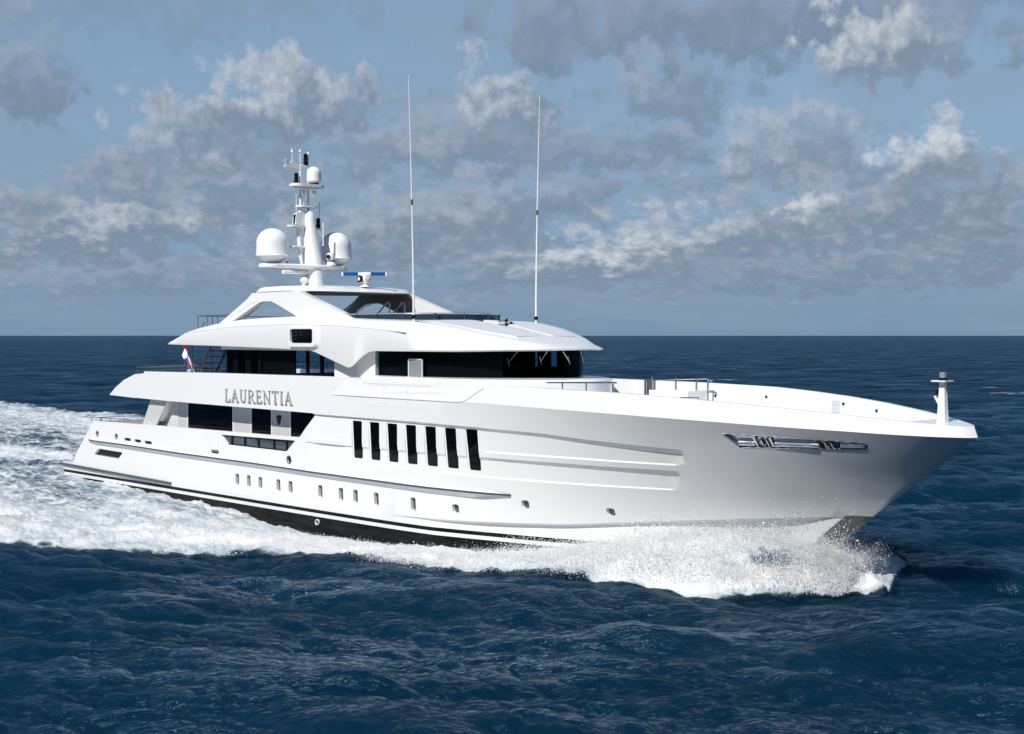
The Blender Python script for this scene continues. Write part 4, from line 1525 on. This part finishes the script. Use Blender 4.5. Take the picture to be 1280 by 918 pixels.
# ------------------------------------------------------------------ ensign on the aft upper deck
def flag():
    mb = MB()
    nx, nz = 10, 26
    V, F, mi = [], [], []
    def P(u, v):
        # hoist corner up at the staff, cloth hanging in a twisted fold
        z = 7.95 - 1.55 * v
        x = 4.95 + .85 * v + (.26 - .05 * v) * u + .06 * math.sin(v * 9 + u * 3)
        y = .16 * math.sin(u * 5 + v * 5) + .10 * math.sin(v * 11)
        return (x, y, z)
    V = [P(i / nx, j / nz) for j in range(nz + 1) for i in range(nx + 1)]
    for j in range(nz):
        for i in range(nx):
            a = j * (nx + 1) + i
            f = (a, a + 1, a + nx + 2, a + nx + 1)
            v = j / nz + .12 * (i / nx)
            band = 0 if v < .24 else (1 if v < .55 else (2 if v < .66 else (0 if v < .82 else (2 if v < .94 else 1))))
            mb.add([V[k] for k in f], [(0, 1, 2, 3)], band)
    o = mb.build('flag', [RED, FLAGWHITE, FLAGBLUE], None, weld=1e-4)
    md = o.modifiers.new('thick', 'SOLIDIFY')
    md.thickness = .012
    tag(o, 'red, white and blue ensign hanging in folds at the stern of the white yacht', 'flag')
    mb = MB()
    mb.tube([(6.6, 0, 5.9), (5.0, 0, 8.0), (4.85, 0, 8.2)], .035, 8)
    mb.build('flagstaff', [WHITE], yacht)


flag()

# ------------------------------------------------------------------ sea
rng = np.random.default_rng(7)


def ocean_levels(L, N, peak, amp, wind_deg, spread, cutoffs, seed, kmin_w=0.0):
    r = np.random.default_rng(seed)
    k1 = np.fft.fftfreq(N, L / N) * 2 * np.pi
    kx, ky = np.meshgrid(k1, k1, indexing='ij')
    k = np.hypot(kx, ky)
    k[0, 0] = 1e9
    kp = 2 * np.pi / peak
    S = np.exp(-1.25 * (kp / k) ** 2) / k ** 3.55
    w = rad(wind_deg)
    cosd = (kx * math.cos(w) + ky * math.sin(w)) / k
    S *= np.abs(cosd) ** spread * np.where(cosd < 0, .2, 1) + .025
    if kmin_w:
        S *= k > 2 * np.pi / kmin_w
    S[0, 0] = 0
    ph = r.normal(size=(N, N)) + 1j * r.normal(size=(N, N))
    A = np.sqrt(S) * ph
    h = np.fft.ifft2(A).real
    sc = amp / h.std()
    A = A * sc
    out = []
    for c in cutoffs:
        Af = A * np.exp(-(k * c / (2 * np.pi)) ** 4)
        h = np.fft.ifft2(Af).real
        dx = np.fft.ifft2(-1j * Af * kx / k).real
        dy = np.fft.ifft2(-1j * Af * ky / k).real
        out.append(np.stack([h, dx, dy], -1).astype(np.float32))
    return out


def sample(tile, L, X, Y, rot):
    N = tile.shape[0]
    c, s = math.cos(rot), math.sin(rot)
    U = (X * c + Y * s) / L * N
    V = (-X * s + Y * c) / L * N
    iu, iv = np.floor(U).astype(np.int64), np.floor(V).astype(np.int64)
    fu, fv = (U - iu)[..., None].astype(np.float32), (V - iv)[..., None].astype(np.float32)
    a, b = iu % N, iv % N
    a1, b1 = (a + 1) % N, (b + 1) % N
    q = tile[a, b] * (1 - fu) * (1 - fv) + tile[a1, b] * fu * (1 - fv) + tile[a, b1] * (1 - fu) * fv + tile[a1, b1] * fu * fv
    h, dx, dy = q[..., 0], q[..., 1], q[..., 2]
    return h, dx * c - dy * s, dx * s + dy * c


def vnoise(X, Y, scale, seed, octs=4, rough=.55):
    tot, amp, nrm = np.zeros(X.shape, np.float32), 1.0, 0
    for o in range(octs):
        r = np.random.default_rng(seed + o)
        T = r.random((256, 256)).astype(np.float32)
        U, V = X * scale * 2 ** o + 17.3 * o, Y * scale * 2 ** o + 9.1 * o
        iu, iv = np.floor(U).astype(np.int64), np.floor(V).astype(np.int64)
        fu, fv = (U - iu).astype(np.float32), (V - iv).astype(np.float32)
        fu, fv = fu * fu * (3 - 2 * fu), fv * fv * (3 - 2 * fv)
        a, b = iu % 256, iv % 256
        a1, b1 = (a + 1) % 256, (b + 1) % 256
        q = T[a, b] * (1 - fu) * (1 - fv) + T[a1, b] * fu * (1 - fv) + T[a, b1] * (1 - fu) * fv + T[a1, b1] * fu * fv
        tot += amp * q
        nrm += amp
        amp *= rough
    return tot / nrm


def ssn(x, a, b):
    t = np.clip((x - a) / (b - a), 0, 1)
    return t * t * (3 - 2 * t)


# wake geometry in ship coordinates
WX = np.array([-400, -150, -80, -40, -10, 10, 20, 24, 29.5, 34, 38, 39.6, 42.8, 45, 47.7, 49.6, 51.0, 51.8])
WY = np.array([44, 34, 30, 27, 22.5, 19.5, 17, 14.5, 11.5, 10.2, 8.9, 7.9, 6.6, 5.6, 4.4, 3.0, 1.3, 0.0])
bwl_x = np.array([-2, 20, 28, 32, 36, 40, 43, 46, 48.6])
bwl_y = np.array([4.5, 4.5, 4.35, 4.1, 3.75, 2.9, 2.1, 1.1, 0.0])


def wake_fields(X, Y):
    aY = np.abs(Y)
    out = np.interp(X, WX, WY)
    out0 = np.where(X > 51.8, -1.0, out)
    out = np.where(Y < 0, out + .75 * np.exp(-((X - 47.8) / 2.4) ** 2), out)
    out = np.where(Y > 0, out + 1.7 * np.exp(-((X - 49.4) / 1.3) ** 2), out)
    out = np.where(X > 51.8, -1.0, out)
    n = vnoise(X, Y, .22, 50, 3) - .5
    n2 = vnoise(X, Y, .8, 60, 4) - .5
    edge = out + n * (2.6 + 2.2 * (1 - ssn(X, 20, 38))) * np.clip(out / 10, .25, 1.4) + n2 * (1.2 + .8 * ssn(X, 45, 49) * (Y > 0) - .5 * ssn(X, 42, 46) * (Y < 0))
    soft = 1.6 * (1 - ssn(X, 24, 40))
    ins = ssn(edge - aY, -.25 - soft, .55 + .6 * soft)
    hb = np.interp(X, bwl_x, bwl_y)
    hb = np.where(X > 48.6, 0, hb)
    hb = np.where(X < -1.3, 0, hb)
    # distance out from the hull, 0..1 over the foam band
    t = np.clip((aY - hb) / np.maximum(out0 - hb, .3), 0, 1.2)
    fresh = np.interp(X, [-300, -120, -50, -15, 5, 20, 26, 34, 51], [.42, .56, .70, .76, .80, .87, .97, 1.0, 1.0])
    # breaking ridge towards the outer edge is whitest, a streaky zone lies between it and the hull
    ridge = np.exp(-((t - .72) / .30) ** 2)
    near = np.exp(-((aY - hb) / 1.0) ** 2) * ssn(X, -2, 3)
    foam = ins * np.clip(fresh * (.74 + .30 * ridge) + .15 * near + .45 * ssn(X, 30, 38), 0, 1)
    # thin sheet of water thrown off the bow, darker where it is still unbroken
    foam = foam * (1 - .60 * np.exp(-((X - 48.4) / 1.3) ** 2 - ((t - .46) / .22) ** 2) * (Y < 0))
    foam = foam * (1 - .30 * ssn(t, .75, 1.15) * (Y > 0) * ssn(X, 46, 48))
    # prop wash straight behind the stern
    wash = np.exp(-(aY / (3.6 + .03 * np.maximum(0, -X))) ** 2) * ssn(-X, -1, 2) * np.interp(X, [-300, -60, 0], [.4, .8, 1.0])
    foam = np.maximum(foam, ins * wash)
    # heights
    hr = np.interp(X, [-150, -40, -5, 10, 20, 28, 34, 38, 42, 46, 50, 51.5], [.10, .22, .30, .28, .22, .20, .26, .34, .38, .30, .15, 0])
    w = np.interp(X, [-40, 10, 25, 38, 46, 51], [3.5, 3.0, 1.7, 1.1, .8, .5])
    yc = np.maximum(out - w * 1.2, hb * .98 + .15)
    hz = hr * np.exp(-((aY - yc) / w) ** 2)
    hm = np.interp(X, [36, 38, 39.5, 41, 42.5, 44.5, 47, 49, 50.3, 51.3, 52.2], [0, .08, .30, .70, 1.1, 1.5, 1.7, 1.5, 1.05, .4, 0])
    hz = hz + hm * np.clip(1 - np.clip(t, 0, 1) ** 1.3, 0, 1) * (1 + .35 * (vnoise(X, Y, .55, 140, 3) - .5)) * np.where(Y > 0, .55 + .45 * (1 - ssn(Y, .0, 1.2)), 1.0)
    trough = -.72 * np.exp(-((X - 27) / 6.0) ** 2) * np.exp(-((aY - hb) / 2.6) ** 2)
    mound = .5 * np.exp(-((X - 2) / 9.0) ** 2) * np.exp(-(aY / 5.5) ** 2) + .5 * np.exp(-((X + 12) / 9.0) ** 2) * np.exp(-(aY / 4) ** 2)
    bowup = 0.0
    return foam, (hz + trough + mound + bowup)


def sea_height(X, Y, lev=0):
    """surface height, used to sit the spray on the water"""
    h = 0
    for tile, L, rot in TILES:
        h = h + sample(tile[lev], L, X, Y, rot)[0]
    return h


CUT = [.10, .32, .64, 1.3, 2.6, 5.2, 10.4, 21, 42]
WIND = math.degrees(math.atan2(-v_ah.y - .35 * v_right.y, -v_ah.x - .35 * v_right.x))
TILES = [(ocean_levels(139.0, 512, 16.0, .165, WIND - 20, 4, CUT, 3), 139.0, rad(20)),
         (ocean_levels(37.0, 512, 4.2, .056, WIND + 30, 4, CUT, 5), 37.0, rad(-37)),
         (ocean_levels(11.3, 512, 1.2, .013, WIND - 20, 3, CUT, 15), 11.3, rad(11)),
         (ocean_levels(611.0, 512, 55.0, .13, WIND - 5, 3.0, CUT, 9), 611.0, rad(5))]


def build_sea():
    cx, cyy = CAM.x, CAM.y
    bear = math.atan2(v_ah.y, v_ah.x)
    fine = np.linspace(-.56, .56, 1120)
    coarse = np.linspace(.56, 2 * math.pi - .56, 122)[1:-1]
    ang = np.concatenate([fine, coarse]) + bear
    r = [.02, 3, 7, 11, 14, 16, 17.5, 18.5]
    while r[-1] < 40000:
        d = r[-1]
        st = .0038 if d < 110 else min(.03, .0042 * (d / 110) ** .7)
        r.append(d * (1 + st))
    r = np.array(r)
    nr, na = len(r), len(ang)
    R, A = np.meshgrid(r, ang, indexing='ij')
    X = (cx + R * np.cos(A)).astype(np.float64)
    Y = (cyy + R * np.sin(A)).astype(np.float64)
    H = np.zeros_like(X)
    DX = np.zeros_like(X)
    DY = np.zeros_like(X)
    # level of detail per ring
    sp = np.maximum(np.gradient(r), r * .001) * 1.6
    lev = np.clip(np.log2(sp / .13), 0, len(CUT) - 1.001)
    lo = np.floor(lev).astype(int)
    fr = lev - lo
    for tile, L, rot in TILES:
        for l in range(len(CUT) - 1):
            rows = np.where(lo == l)[0]
            if len(rows) == 0:
                continue
            f = fr[rows][:, None]
            a = sample(tile[l], L, X[rows], Y[rows], rot)
            b = sample(tile[l + 1], L, X[rows], Y[rows], rot)
            H[rows] += a[0] * (1 - f) + b[0] * f
            DX[rows] += a[1] * (1 - f) + b[1] * f
            DY[rows] += a[2] * (1 - f) + b[2] * f
    near = (R < 420)
    foam = np.zeros_like(X)
    wz = np.zeros_like(X)
    rr = np.where(near.any(1))[0].max() + 1
    foam[:rr], wz[:rr] = wake_fields(X[:rr], Y[:rr])
    # calmer chop inside the churned wake, lumpier small foam
    calm = 1 - .45 * ssn(foam, .2, .8)
    lump = (vnoise(X[:rr], Y[:rr], 1.1, 80, 4) - .5) * .42 + (vnoise(X[:rr], Y[:rr], 4.0, 90, 3, .7) - .5) * .16
    H = H * calm + wz
    bowz = ssn(X[:rr], 38, 43) * ssn(wz[:rr], .2, .7)
    lump = lump * (1 + .6 * bowz) + bowz * (vnoise(X[:rr], Y[:rr], 7.0, 95, 3, .7) - .5) * .22
    H[:rr] += lump * ssn(foam[:rr], .2, .7)
    # scattered whitecaps on the steep crests
    crest = H - .0
    ch = 1.0
    Z = H
    # whitecaps
    sx = np.zeros_like(H)
    m1 = vnoise(X, Y, .035, 120, 3) 
    cap = ssn(H - wz, .30, .50) * ssn(m1, .47, .60) * (1 - ssn(X, -12, 8)) * (1 - ssn(foam, .05, .2))
    cap[R > 900] = 0
    foam_all = np.maximum(foam, cap * .62)
    X2, Y2 = X + DX * 1.1 * calm, Y + DY * 1.1 * calm
    co = np.stack([X2, Y2, Z], -1).reshape(-1, 3).astype(np.float32)
    idx = np.arange(nr * na).reshape(nr, na)
    a = idx[:-1, :]
    b = idx[1:, :]
    q = np.stack([a, b, np.roll(b, -1, 1), np.roll(a, -1, 1)], -1).reshape(-1, 4)
    fv = foam_all.reshape(-1).astype(np.float32)
    wk = foam.reshape(-1)
    # slope of the waves too short for the mesh at that place
    rip = (.30 + .85 * ssn(R, 50, 260)).reshape(-1).astype(np.float32)
    wf = wk[q].mean(1) > .12

    def make(name, faces, mat):
        used = np.unique(faces)
        mp = np.full(nr * na, -1, np.int64)
        mp[used] = np.arange(len(used))
        f = mp[faces].astype(np.int32)
        me = bpy.data.meshes.new(name)
        me.vertices.add(len(used))
        me.vertices.foreach_set('co', co[used].reshape(-1))
        me.loops.add(f.size)
        me.loops.foreach_set('vertex_index', f.reshape(-1))
        me.polygons.add(len(f))
        me.polygons.foreach_set('loop_start', np.arange(0, f.size, 4, dtype=np.int32))
        me.polygons.foreach_set('use_smooth', np.ones(len(f), bool))
        at_ = me.attributes.new('foam', 'FLOAT', 'POINT')
        at_.data.foreach_set('value', fv[used])
        ac = me.attributes.new('ripple', 'FLOAT', 'POINT')
        ac.data.foreach_set('value', rip[used])
        me.materials.append(mat)
        me.update(calc_edges=True)
        me.validate()
        o = bpy.data.objects.new(name, me)
        C.objects.link(o)
        return o
    mat = sea_material()
    sea = make('sea', q[~wf], mat)
    tag(sea, 'deep blue choppy open sea with small whitecaps', kind='structure')
    wake = make('wake_foam', q[wf], mat)
    tag(wake, 'white churned foam of the wake beside and behind the yacht', 'foam', kind='stuff')


def sea_material():
    mt, nt, p = new_mat('sea_water')
    L = nt.links.new
    N = nt.nodes.new

    def M(op, a, b=None, clamp=False):
        n = N('ShaderNodeMath')
        n.operation = op
        n.use_clamp = clamp
        for i, v in enumerate((a, b)):
            if v is None:
                continue
            if isinstance(v, (int, float)):
                n.inputs[i].default_value = v
            else:
                L(v, n.inputs[i])
        return n.outputs[0]

    def noise(vec, sc, det, rough, dist=0.0):
        n = N('ShaderNodeTexNoise')
        n.inputs['Scale'].default_value = sc
        n.inputs['Detail'].default_value = det
        n.inputs['Roughness'].default_value = rough
        n.inputs['Distortion'].default_value = dist
        L(vec, n.inputs['Vector'])
        return n.outputs['Fac']

    def mr(x, a, b, lo=0.0, hi=1.0):
        n = N('ShaderNodeMapRange')
        n.interpolation_type = 'SMOOTHSTEP'
        L(x, n.inputs[0])
        n.inputs[1].default_value, n.inputs[2].default_value = a, b
        n.inputs[3].default_value, n.inputs[4].default_value = lo, hi
        return n.outputs[0]
    tc = N('ShaderNodeTexCoord')
    ob = tc.outputs['Object']
    at_ = N('ShaderNodeAttribute')
    at_.attribute_name = 'foam'
    fo = at_.outputs['Fac']
    # streaky foam pattern, drawn out along the wake
    mp = N('ShaderNodeMapping')
    mp.vector_type = 'TEXTURE'
    mp.inputs['Scale'].default_value = (1.9, .95, 1.0)
    mp.inputs['Rotation'].default_value = (0, 0, rad(8))
    L(ob, mp.inputs[0])
    n1 = noise(mp.outputs[0], .75, 9, .66, .8)
    n2 = noise(mp.outputs[0], 3.2, 7, .68, .4)
    vo = N('ShaderNodeTexVoronoi')
    vo.feature = 'DISTANCE_TO_EDGE'
    vo.inputs['Scale'].default_value = 1.15
    wv = N('ShaderNodeVectorMath')
    wv.operation = 'ADD'
    L(mp.outputs[0], wv.inputs[0])
    wn = N('ShaderNodeTexNoise')
    wn.inputs['Scale'].default_value = 1.3
    wn.inputs['Detail'].default_value = 4
    L(mp.outputs[0], wn.inputs['Vector'])
    L(wn.outputs['Color'], wv.inputs[1])
    L(wv.outputs[0], vo.inputs['Vector'])
    lace = mr(vo.outputs['Distance'], .0, .16, 1.0, 0.0)
    pat = M('ADD', M('ADD', M('MULTIPLY', noise(mp.outputs[0], .24, 4, .55, 1.0), .36), M('ADD', M('MULTIPLY', n1, .38), M('MULTIPLY', n2, .26))), M('MULTIPLY', lace, .10))
    lim = M('SUBTRACT', 1.02, M('MULTIPLY', fo, .88))
    mask = mr(M('SUBTRACT', pat, lim), -.09, .16)
    mask = M('MULTIPLY', mask, mr(fo, .02, .15))
    # water body
    p.inputs['Base Color'].default_value = (.0014, .0175, .039, 1)
    p.inputs['Roughness'].default_value = .17
    p.inputs['IOR'].default_value = 1.33
    r1 = noise(ob, 2.2, 6, .62)
    r2 = noise(ob, 9.0, 4, .6)
    r3 = noise(ob, .16, 5, .6)
    bsum = M('ADD', M('ADD', M('MULTIPLY', r1, .10), M('MULTIPLY', r2, .045)), M('MULTIPLY', r3, .9))
    # ripples too small to model tilt the surface at every distance
    rn = N('ShaderNodeTexNoise')
    rn.inputs['Scale'].default_value = 3.2
    rn.inputs['Detail'].default_value = 5
    rn.inputs['Roughness'].default_value = .62
    rmap = N('ShaderNodeMapping')
    rmap.vector_type = 'TEXTURE'
    rmap.inputs['Rotation'].default_value = (0, 0, rad(54))
    rmap.inputs['Scale'].default_value = (2.0, .75, 1)
    L(ob, rmap.inputs[0])
    L(rmap.outputs[0], rn.inputs['Vector'])
    v1 = N('ShaderNodeVectorMath')
    v1.operation = 'SUBTRACT'
    L(rn.outputs['Color'], v1.inputs[0])
    v1.inputs[1].default_value = (.5, .5, .5)
    v2 = N('ShaderNodeVectorMath')
    v2.operation = 'MULTIPLY'
    L(v1.outputs[0], v2.inputs[0])
    rat = N('ShaderNodeAttribute')
    rat.attribute_name = 'ripple'
    rcb = N('ShaderNodeCombineXYZ')
    L(rat.outputs['Fac'], rcb.inputs[0])
    L(rat.outputs['Fac'], rcb.inputs[1])
    L(rcb.outputs[0], v2.inputs[1])
    geo = N('ShaderNodeNewGeometry')
    v3 = N('ShaderNodeVectorMath')
    L(v2.outputs[0], v3.inputs[0])
    L(geo.outputs['Normal'], v3.inputs[1])
    v4 = N('ShaderNodeVectorMath')
    v4.operation = 'NORMALIZE'
    L(v3.outputs[0], v4.inputs[0])
    # fine wind ripples lying along the crests, stronger in some patches than in others
    rmap2 = N('ShaderNodeMapping')
    rmap2.vector_type = 'TEXTURE'
    rmap2.inputs['Rotation'].default_value = (0, 0, rad(44))
    rmap2.inputs['Scale'].default_value = (2.6, .8, 1)
    L(ob, rmap2.inputs[0])
    rip2 = noise(rmap2.outputs[0], 2.1, 4, .62, .5)
    patch = mr(noise(ob, .11, 3, .5), .38, .62, .25, 1.4)
    bsum = M('ADD', bsum, M('MULTIPLY', M('MULTIPLY', rip2, patch), .22))
    bp = N('ShaderNodeBump')
    L(v4.outputs[0], bp.inputs['Normal'])
    bp.inputs['Strength'].default_value = .75
    bp.inputs['Distance'].default_value = 1.0
    L(bsum, bp.inputs['Height'])
    # aerated water near the foam is paler and greener
    mx = N('ShaderNodeMix')
    mx.data_type = 'RGBA'
    L(mr(fo, .15, .9, 0, .8), mx.inputs[0])
    mx.inputs[6].default_value = (.0014, .0175, .039, 1)
    mx.inputs[7].default_value = (.03, .075, .11, 1)
    # foam
    fb = N('ShaderNodeBsdfPrincipled')
    fb.inputs['Base Color'].default_value = (.90, .915, .93, 1)
    fb.inputs['Roughness'].default_value = .75
    fcol = N('ShaderNodeMix')
    fcol.data_type = 'RGBA'
    L(mr(noise(mp.outputs[0], 1.1, 8, .7), .35, .62), fcol.inputs[0])
    fcol.inputs[6].default_value = (.40, .48, .54, 1)
    fcol.inputs[7].default_value = (.74, .765, .785, 1)
    fwh = N('ShaderNodeMix')
    fwh.data_type = 'RGBA'
    L(mr(fo, .86, 1.0), fwh.inputs[0])
    L(fcol.outputs[2], fwh.inputs[6])
    fwh.inputs[7].default_value = (.80, .82, .835, 1)
    L(fwh.outputs[2], fb.inputs['Base Color'])
    f1 = noise(ob, 2.2, 8, .72)
    f2 = noise(ob, 11.0, 5, .7)
    fbp = N('ShaderNodeBump')
    fbp.inputs['Strength'].default_value = .8
    fbp.inputs['Distance'].default_value = .6
    L(M('ADD', M('MULTIPLY', f1, .5), M('MULTIPLY', f2, .12)), fbp.inputs['Height'])
    L(fbp.outputs[0], fb.inputs['Normal'])
    # light scatters a metre or two inside the water, which blurs shadows on it
    body = p
    p.subsurface_method = 'BURLEY'
    p.inputs['Specular IOR Level'].default_value = 0
    p.inputs['Roughness'].default_value = .8
    p.inputs['Subsurface Weight'].default_value = 1.0
    p.inputs['Subsurface Radius'].default_value = (.7, 1.2, 1.7)
    p.inputs['Subsurface Scale'].default_value = 3.5
    L(mx.outputs[2], p.inputs['Base Color'])
    L(bp.outputs[0], p.inputs['Normal'])
    gl = N('ShaderNodeBsdfAnisotropic')
    gl.distribution = 'BECKMANN'
    gl.inputs['Color'].default_value = (.62, .82, 1.0, 1)
    gl.inputs['Roughness'].default_value = .16
    L(bp.outputs[0], gl.inputs['Normal'])
    fre = N('ShaderNodeFresnel')
    fre.inputs['IOR'].default_value = 1.33
    L(bp.outputs[0], fre.inputs['Normal'])
    wat = N('ShaderNodeMixShader')
    wmap = N('ShaderNodeMapping')
    wmap.vector_type = 'TEXTURE'
    wmap.inputs['Rotation'].default_value = (0, 0, rad(50))
    wmap.inputs['Scale'].default_value = (4.5, 1.4, 1)
    L(ob, wmap.inputs[0])
    gust = mr(noise(wmap.outputs[0], .22, 9, .72), .36, .66, .25, 1.65)
    L(M('MULTIPLY', M('MULTIPLY', fre.outputs[0], gust), mr(rat.outputs['Fac'], .35, 1.15, .72, .44)), wat.inputs[0])
    L(body.outputs[0], wat.inputs[1])
    L(gl.outputs[0], wat.inputs[2])
    ms = N('ShaderNodeMixShader')
    L(mask, ms.inputs[0])
    L(wat.outputs[0], ms.inputs[1])
    L(fb.outputs[0], ms.inputs[2])
    L(ms.outputs[0], nt.nodes['Material Output'].inputs[0])
    return mt


build_sea()

# ------------------------------------------------------------------ bow spray: droplets thrown up by the stem, nobody could count them
def spray():
    r = np.random.default_rng(21)
    P, S = [], []

    def emit(n, xr, vout, vup, vaft, tmax, size, side, jets=120, y_add=.1, tpow=1.0):
        jx = r.uniform(*xr, jets)
        jv = r.uniform(.55, 1.0, jets)
        ju = r.uniform(.45, 1.0, jets)
        j = r.integers(0, jets, n)
        x0 = jx[j] + r.normal(0, .12, n)
        y0 = np.interp(x0, bwl_x, bwl_y) + y_add
        t = tmax * r.random(n) ** tpow
        vo = vout * jv[j] * (1 + r.normal(0, .10, n))
        vu = vup * ju[j] * (1 + r.normal(0, .12, n))
        va = vaft * (1 + r.normal(0, .12, n))
        x = x0 - va * t
        y = y0 + vo * t
        z = .5 + vu * t - 4.9 * t * t
        h = sea_height(x, side * y) + wake_fields(x, side * y)[1]
        lim_ = np.interp(x, WX, WY)
        k = (z > h - .12) & (y < lim_ - .25 + .5 * np.maximum(z - h, 0)) & (x < 51.2)
        P.append(np.stack([x, side * y, z], -1)[k])
        S.append((size * np.exp(r.normal(0, .5, n)))[k])
    for sd, q in ((-1, 1.0), (1, .4)):
        emit(int(40000 * q), (44.5, 50.2), 2.6, 4.6, 3.4, .95, .0048, sd, 420)
        emit(int(36000 * q), (46.0, 50.9), 3.4, 4.2, 1.6, .90, .0048, sd, 380)
        emit(int(20000 * q), (39.5, 45), 1.8, 2.4, 5.0, .55, .005, sd, 240)
        emit(int(110000 * q), (45.0, 51.0), 3.0, 5.0, 1.2, 1.05, .003, sd, 700)
        emit(12000, (48.5, 51.4), 2.4, 4.2, -.8, .95, .003, sd, 200)
        emit(int(9000 * q), (47.5, 51.0), 2.6, 6.0, -.2, 1.2, .005, sd, 90)
    # froth tossed up along the breaking ridge
    n = 150000
    x = 24 + 27 * r.random(n) ** .7
    out = np.interp(x, WX, WY)
    hb = np.interp(x, bwl_x, bwl_y)
    u = r.random(n) ** .7
    y = hb + (out - hb) * u + r.normal(0, .2, n)
    z = sea_height(x, -y) * .6 + wake_fields(x, -y)[1] + r.exponential(.085, n) * np.interp(x, [22, 36, 40, 44, 50], [.3, .5, 1.2, 2.4, 2.4])
    keep = (((x - 48.4) / 1.4) ** 2 + ((u - .46) / .24) ** 2 > 1) | (r.random(n) < .25)
    x, y, z = x[keep], y[keep], z[keep]
    n = len(x)
    P.append(np.stack([x, -y, z], -1))
    S.append(.005 * np.exp(r.normal(0, .5, n)))
    P = np.concatenate(P)
    S = np.concatenate(S)
    n = len(P)
    base = np.array([[1, 1, 1], [-1, -1, 1], [-1, 1, -1], [1, -1, -1]], float)
    F = np.array([[0, 1, 3], [0, 3, 2], [0, 2, 1], [1, 2, 3]])
    st = S[:, None, None] * (1 + .5 * r.random((n, 4, 1)))
    V = (P[:, None, :] + base[None] * st).reshape(-1, 3).astype(np.float32)
    FF = (F[None] + (np.arange(n) * 4)[:, None, None]).reshape(-1, 3).astype(np.int32)
    me = bpy.data.meshes.new('bow_spray')
    me.vertices.add(len(V))
    me.vertices.foreach_set('co', V.reshape(-1))
    me.loops.add(FF.size)
    me.loops.foreach_set('vertex_index', FF.reshape(-1))
    me.polygons.add(len(FF))
    me.polygons.foreach_set('loop_start', np.arange(0, FF.size, 3, dtype=np.int32))
    me.polygons.foreach_set('use_smooth', np.ones(len(FF), bool))
    me.update(calc_edges=True)
    mt, nt, p = new_mat('spray_water')
    p.inputs['Base Color'].default_value = (.95, .96, .97, 1)
    p.inputs['Roughness'].default_value = .5
    nt.nodes['Principled BSDF'].inputs['Roughness'].default_value = .6
    tl = nt.nodes.new('ShaderNodeBsdfTranslucent')
    tl.inputs[0].default_value = (.92, .94, .96, 1)
    ms = nt.nodes.new('ShaderNodeMixShader')
    ms.inputs[0].default_value = .35
    nt.links.new(p.outputs[0], ms.inputs[1])
    nt.links.new(tl.outputs[0], ms.inputs[2])
    nt.links.new(ms.outputs[0], nt.nodes['Material Output'].inputs[0])
    me.materials.append(mt)
    o = bpy.data.objects.new('bow_spray', me)
    C.objects.link(o)
    tag(o, 'white spray thrown up by the bow of the yacht', 'spray', kind='stuff')


spray()
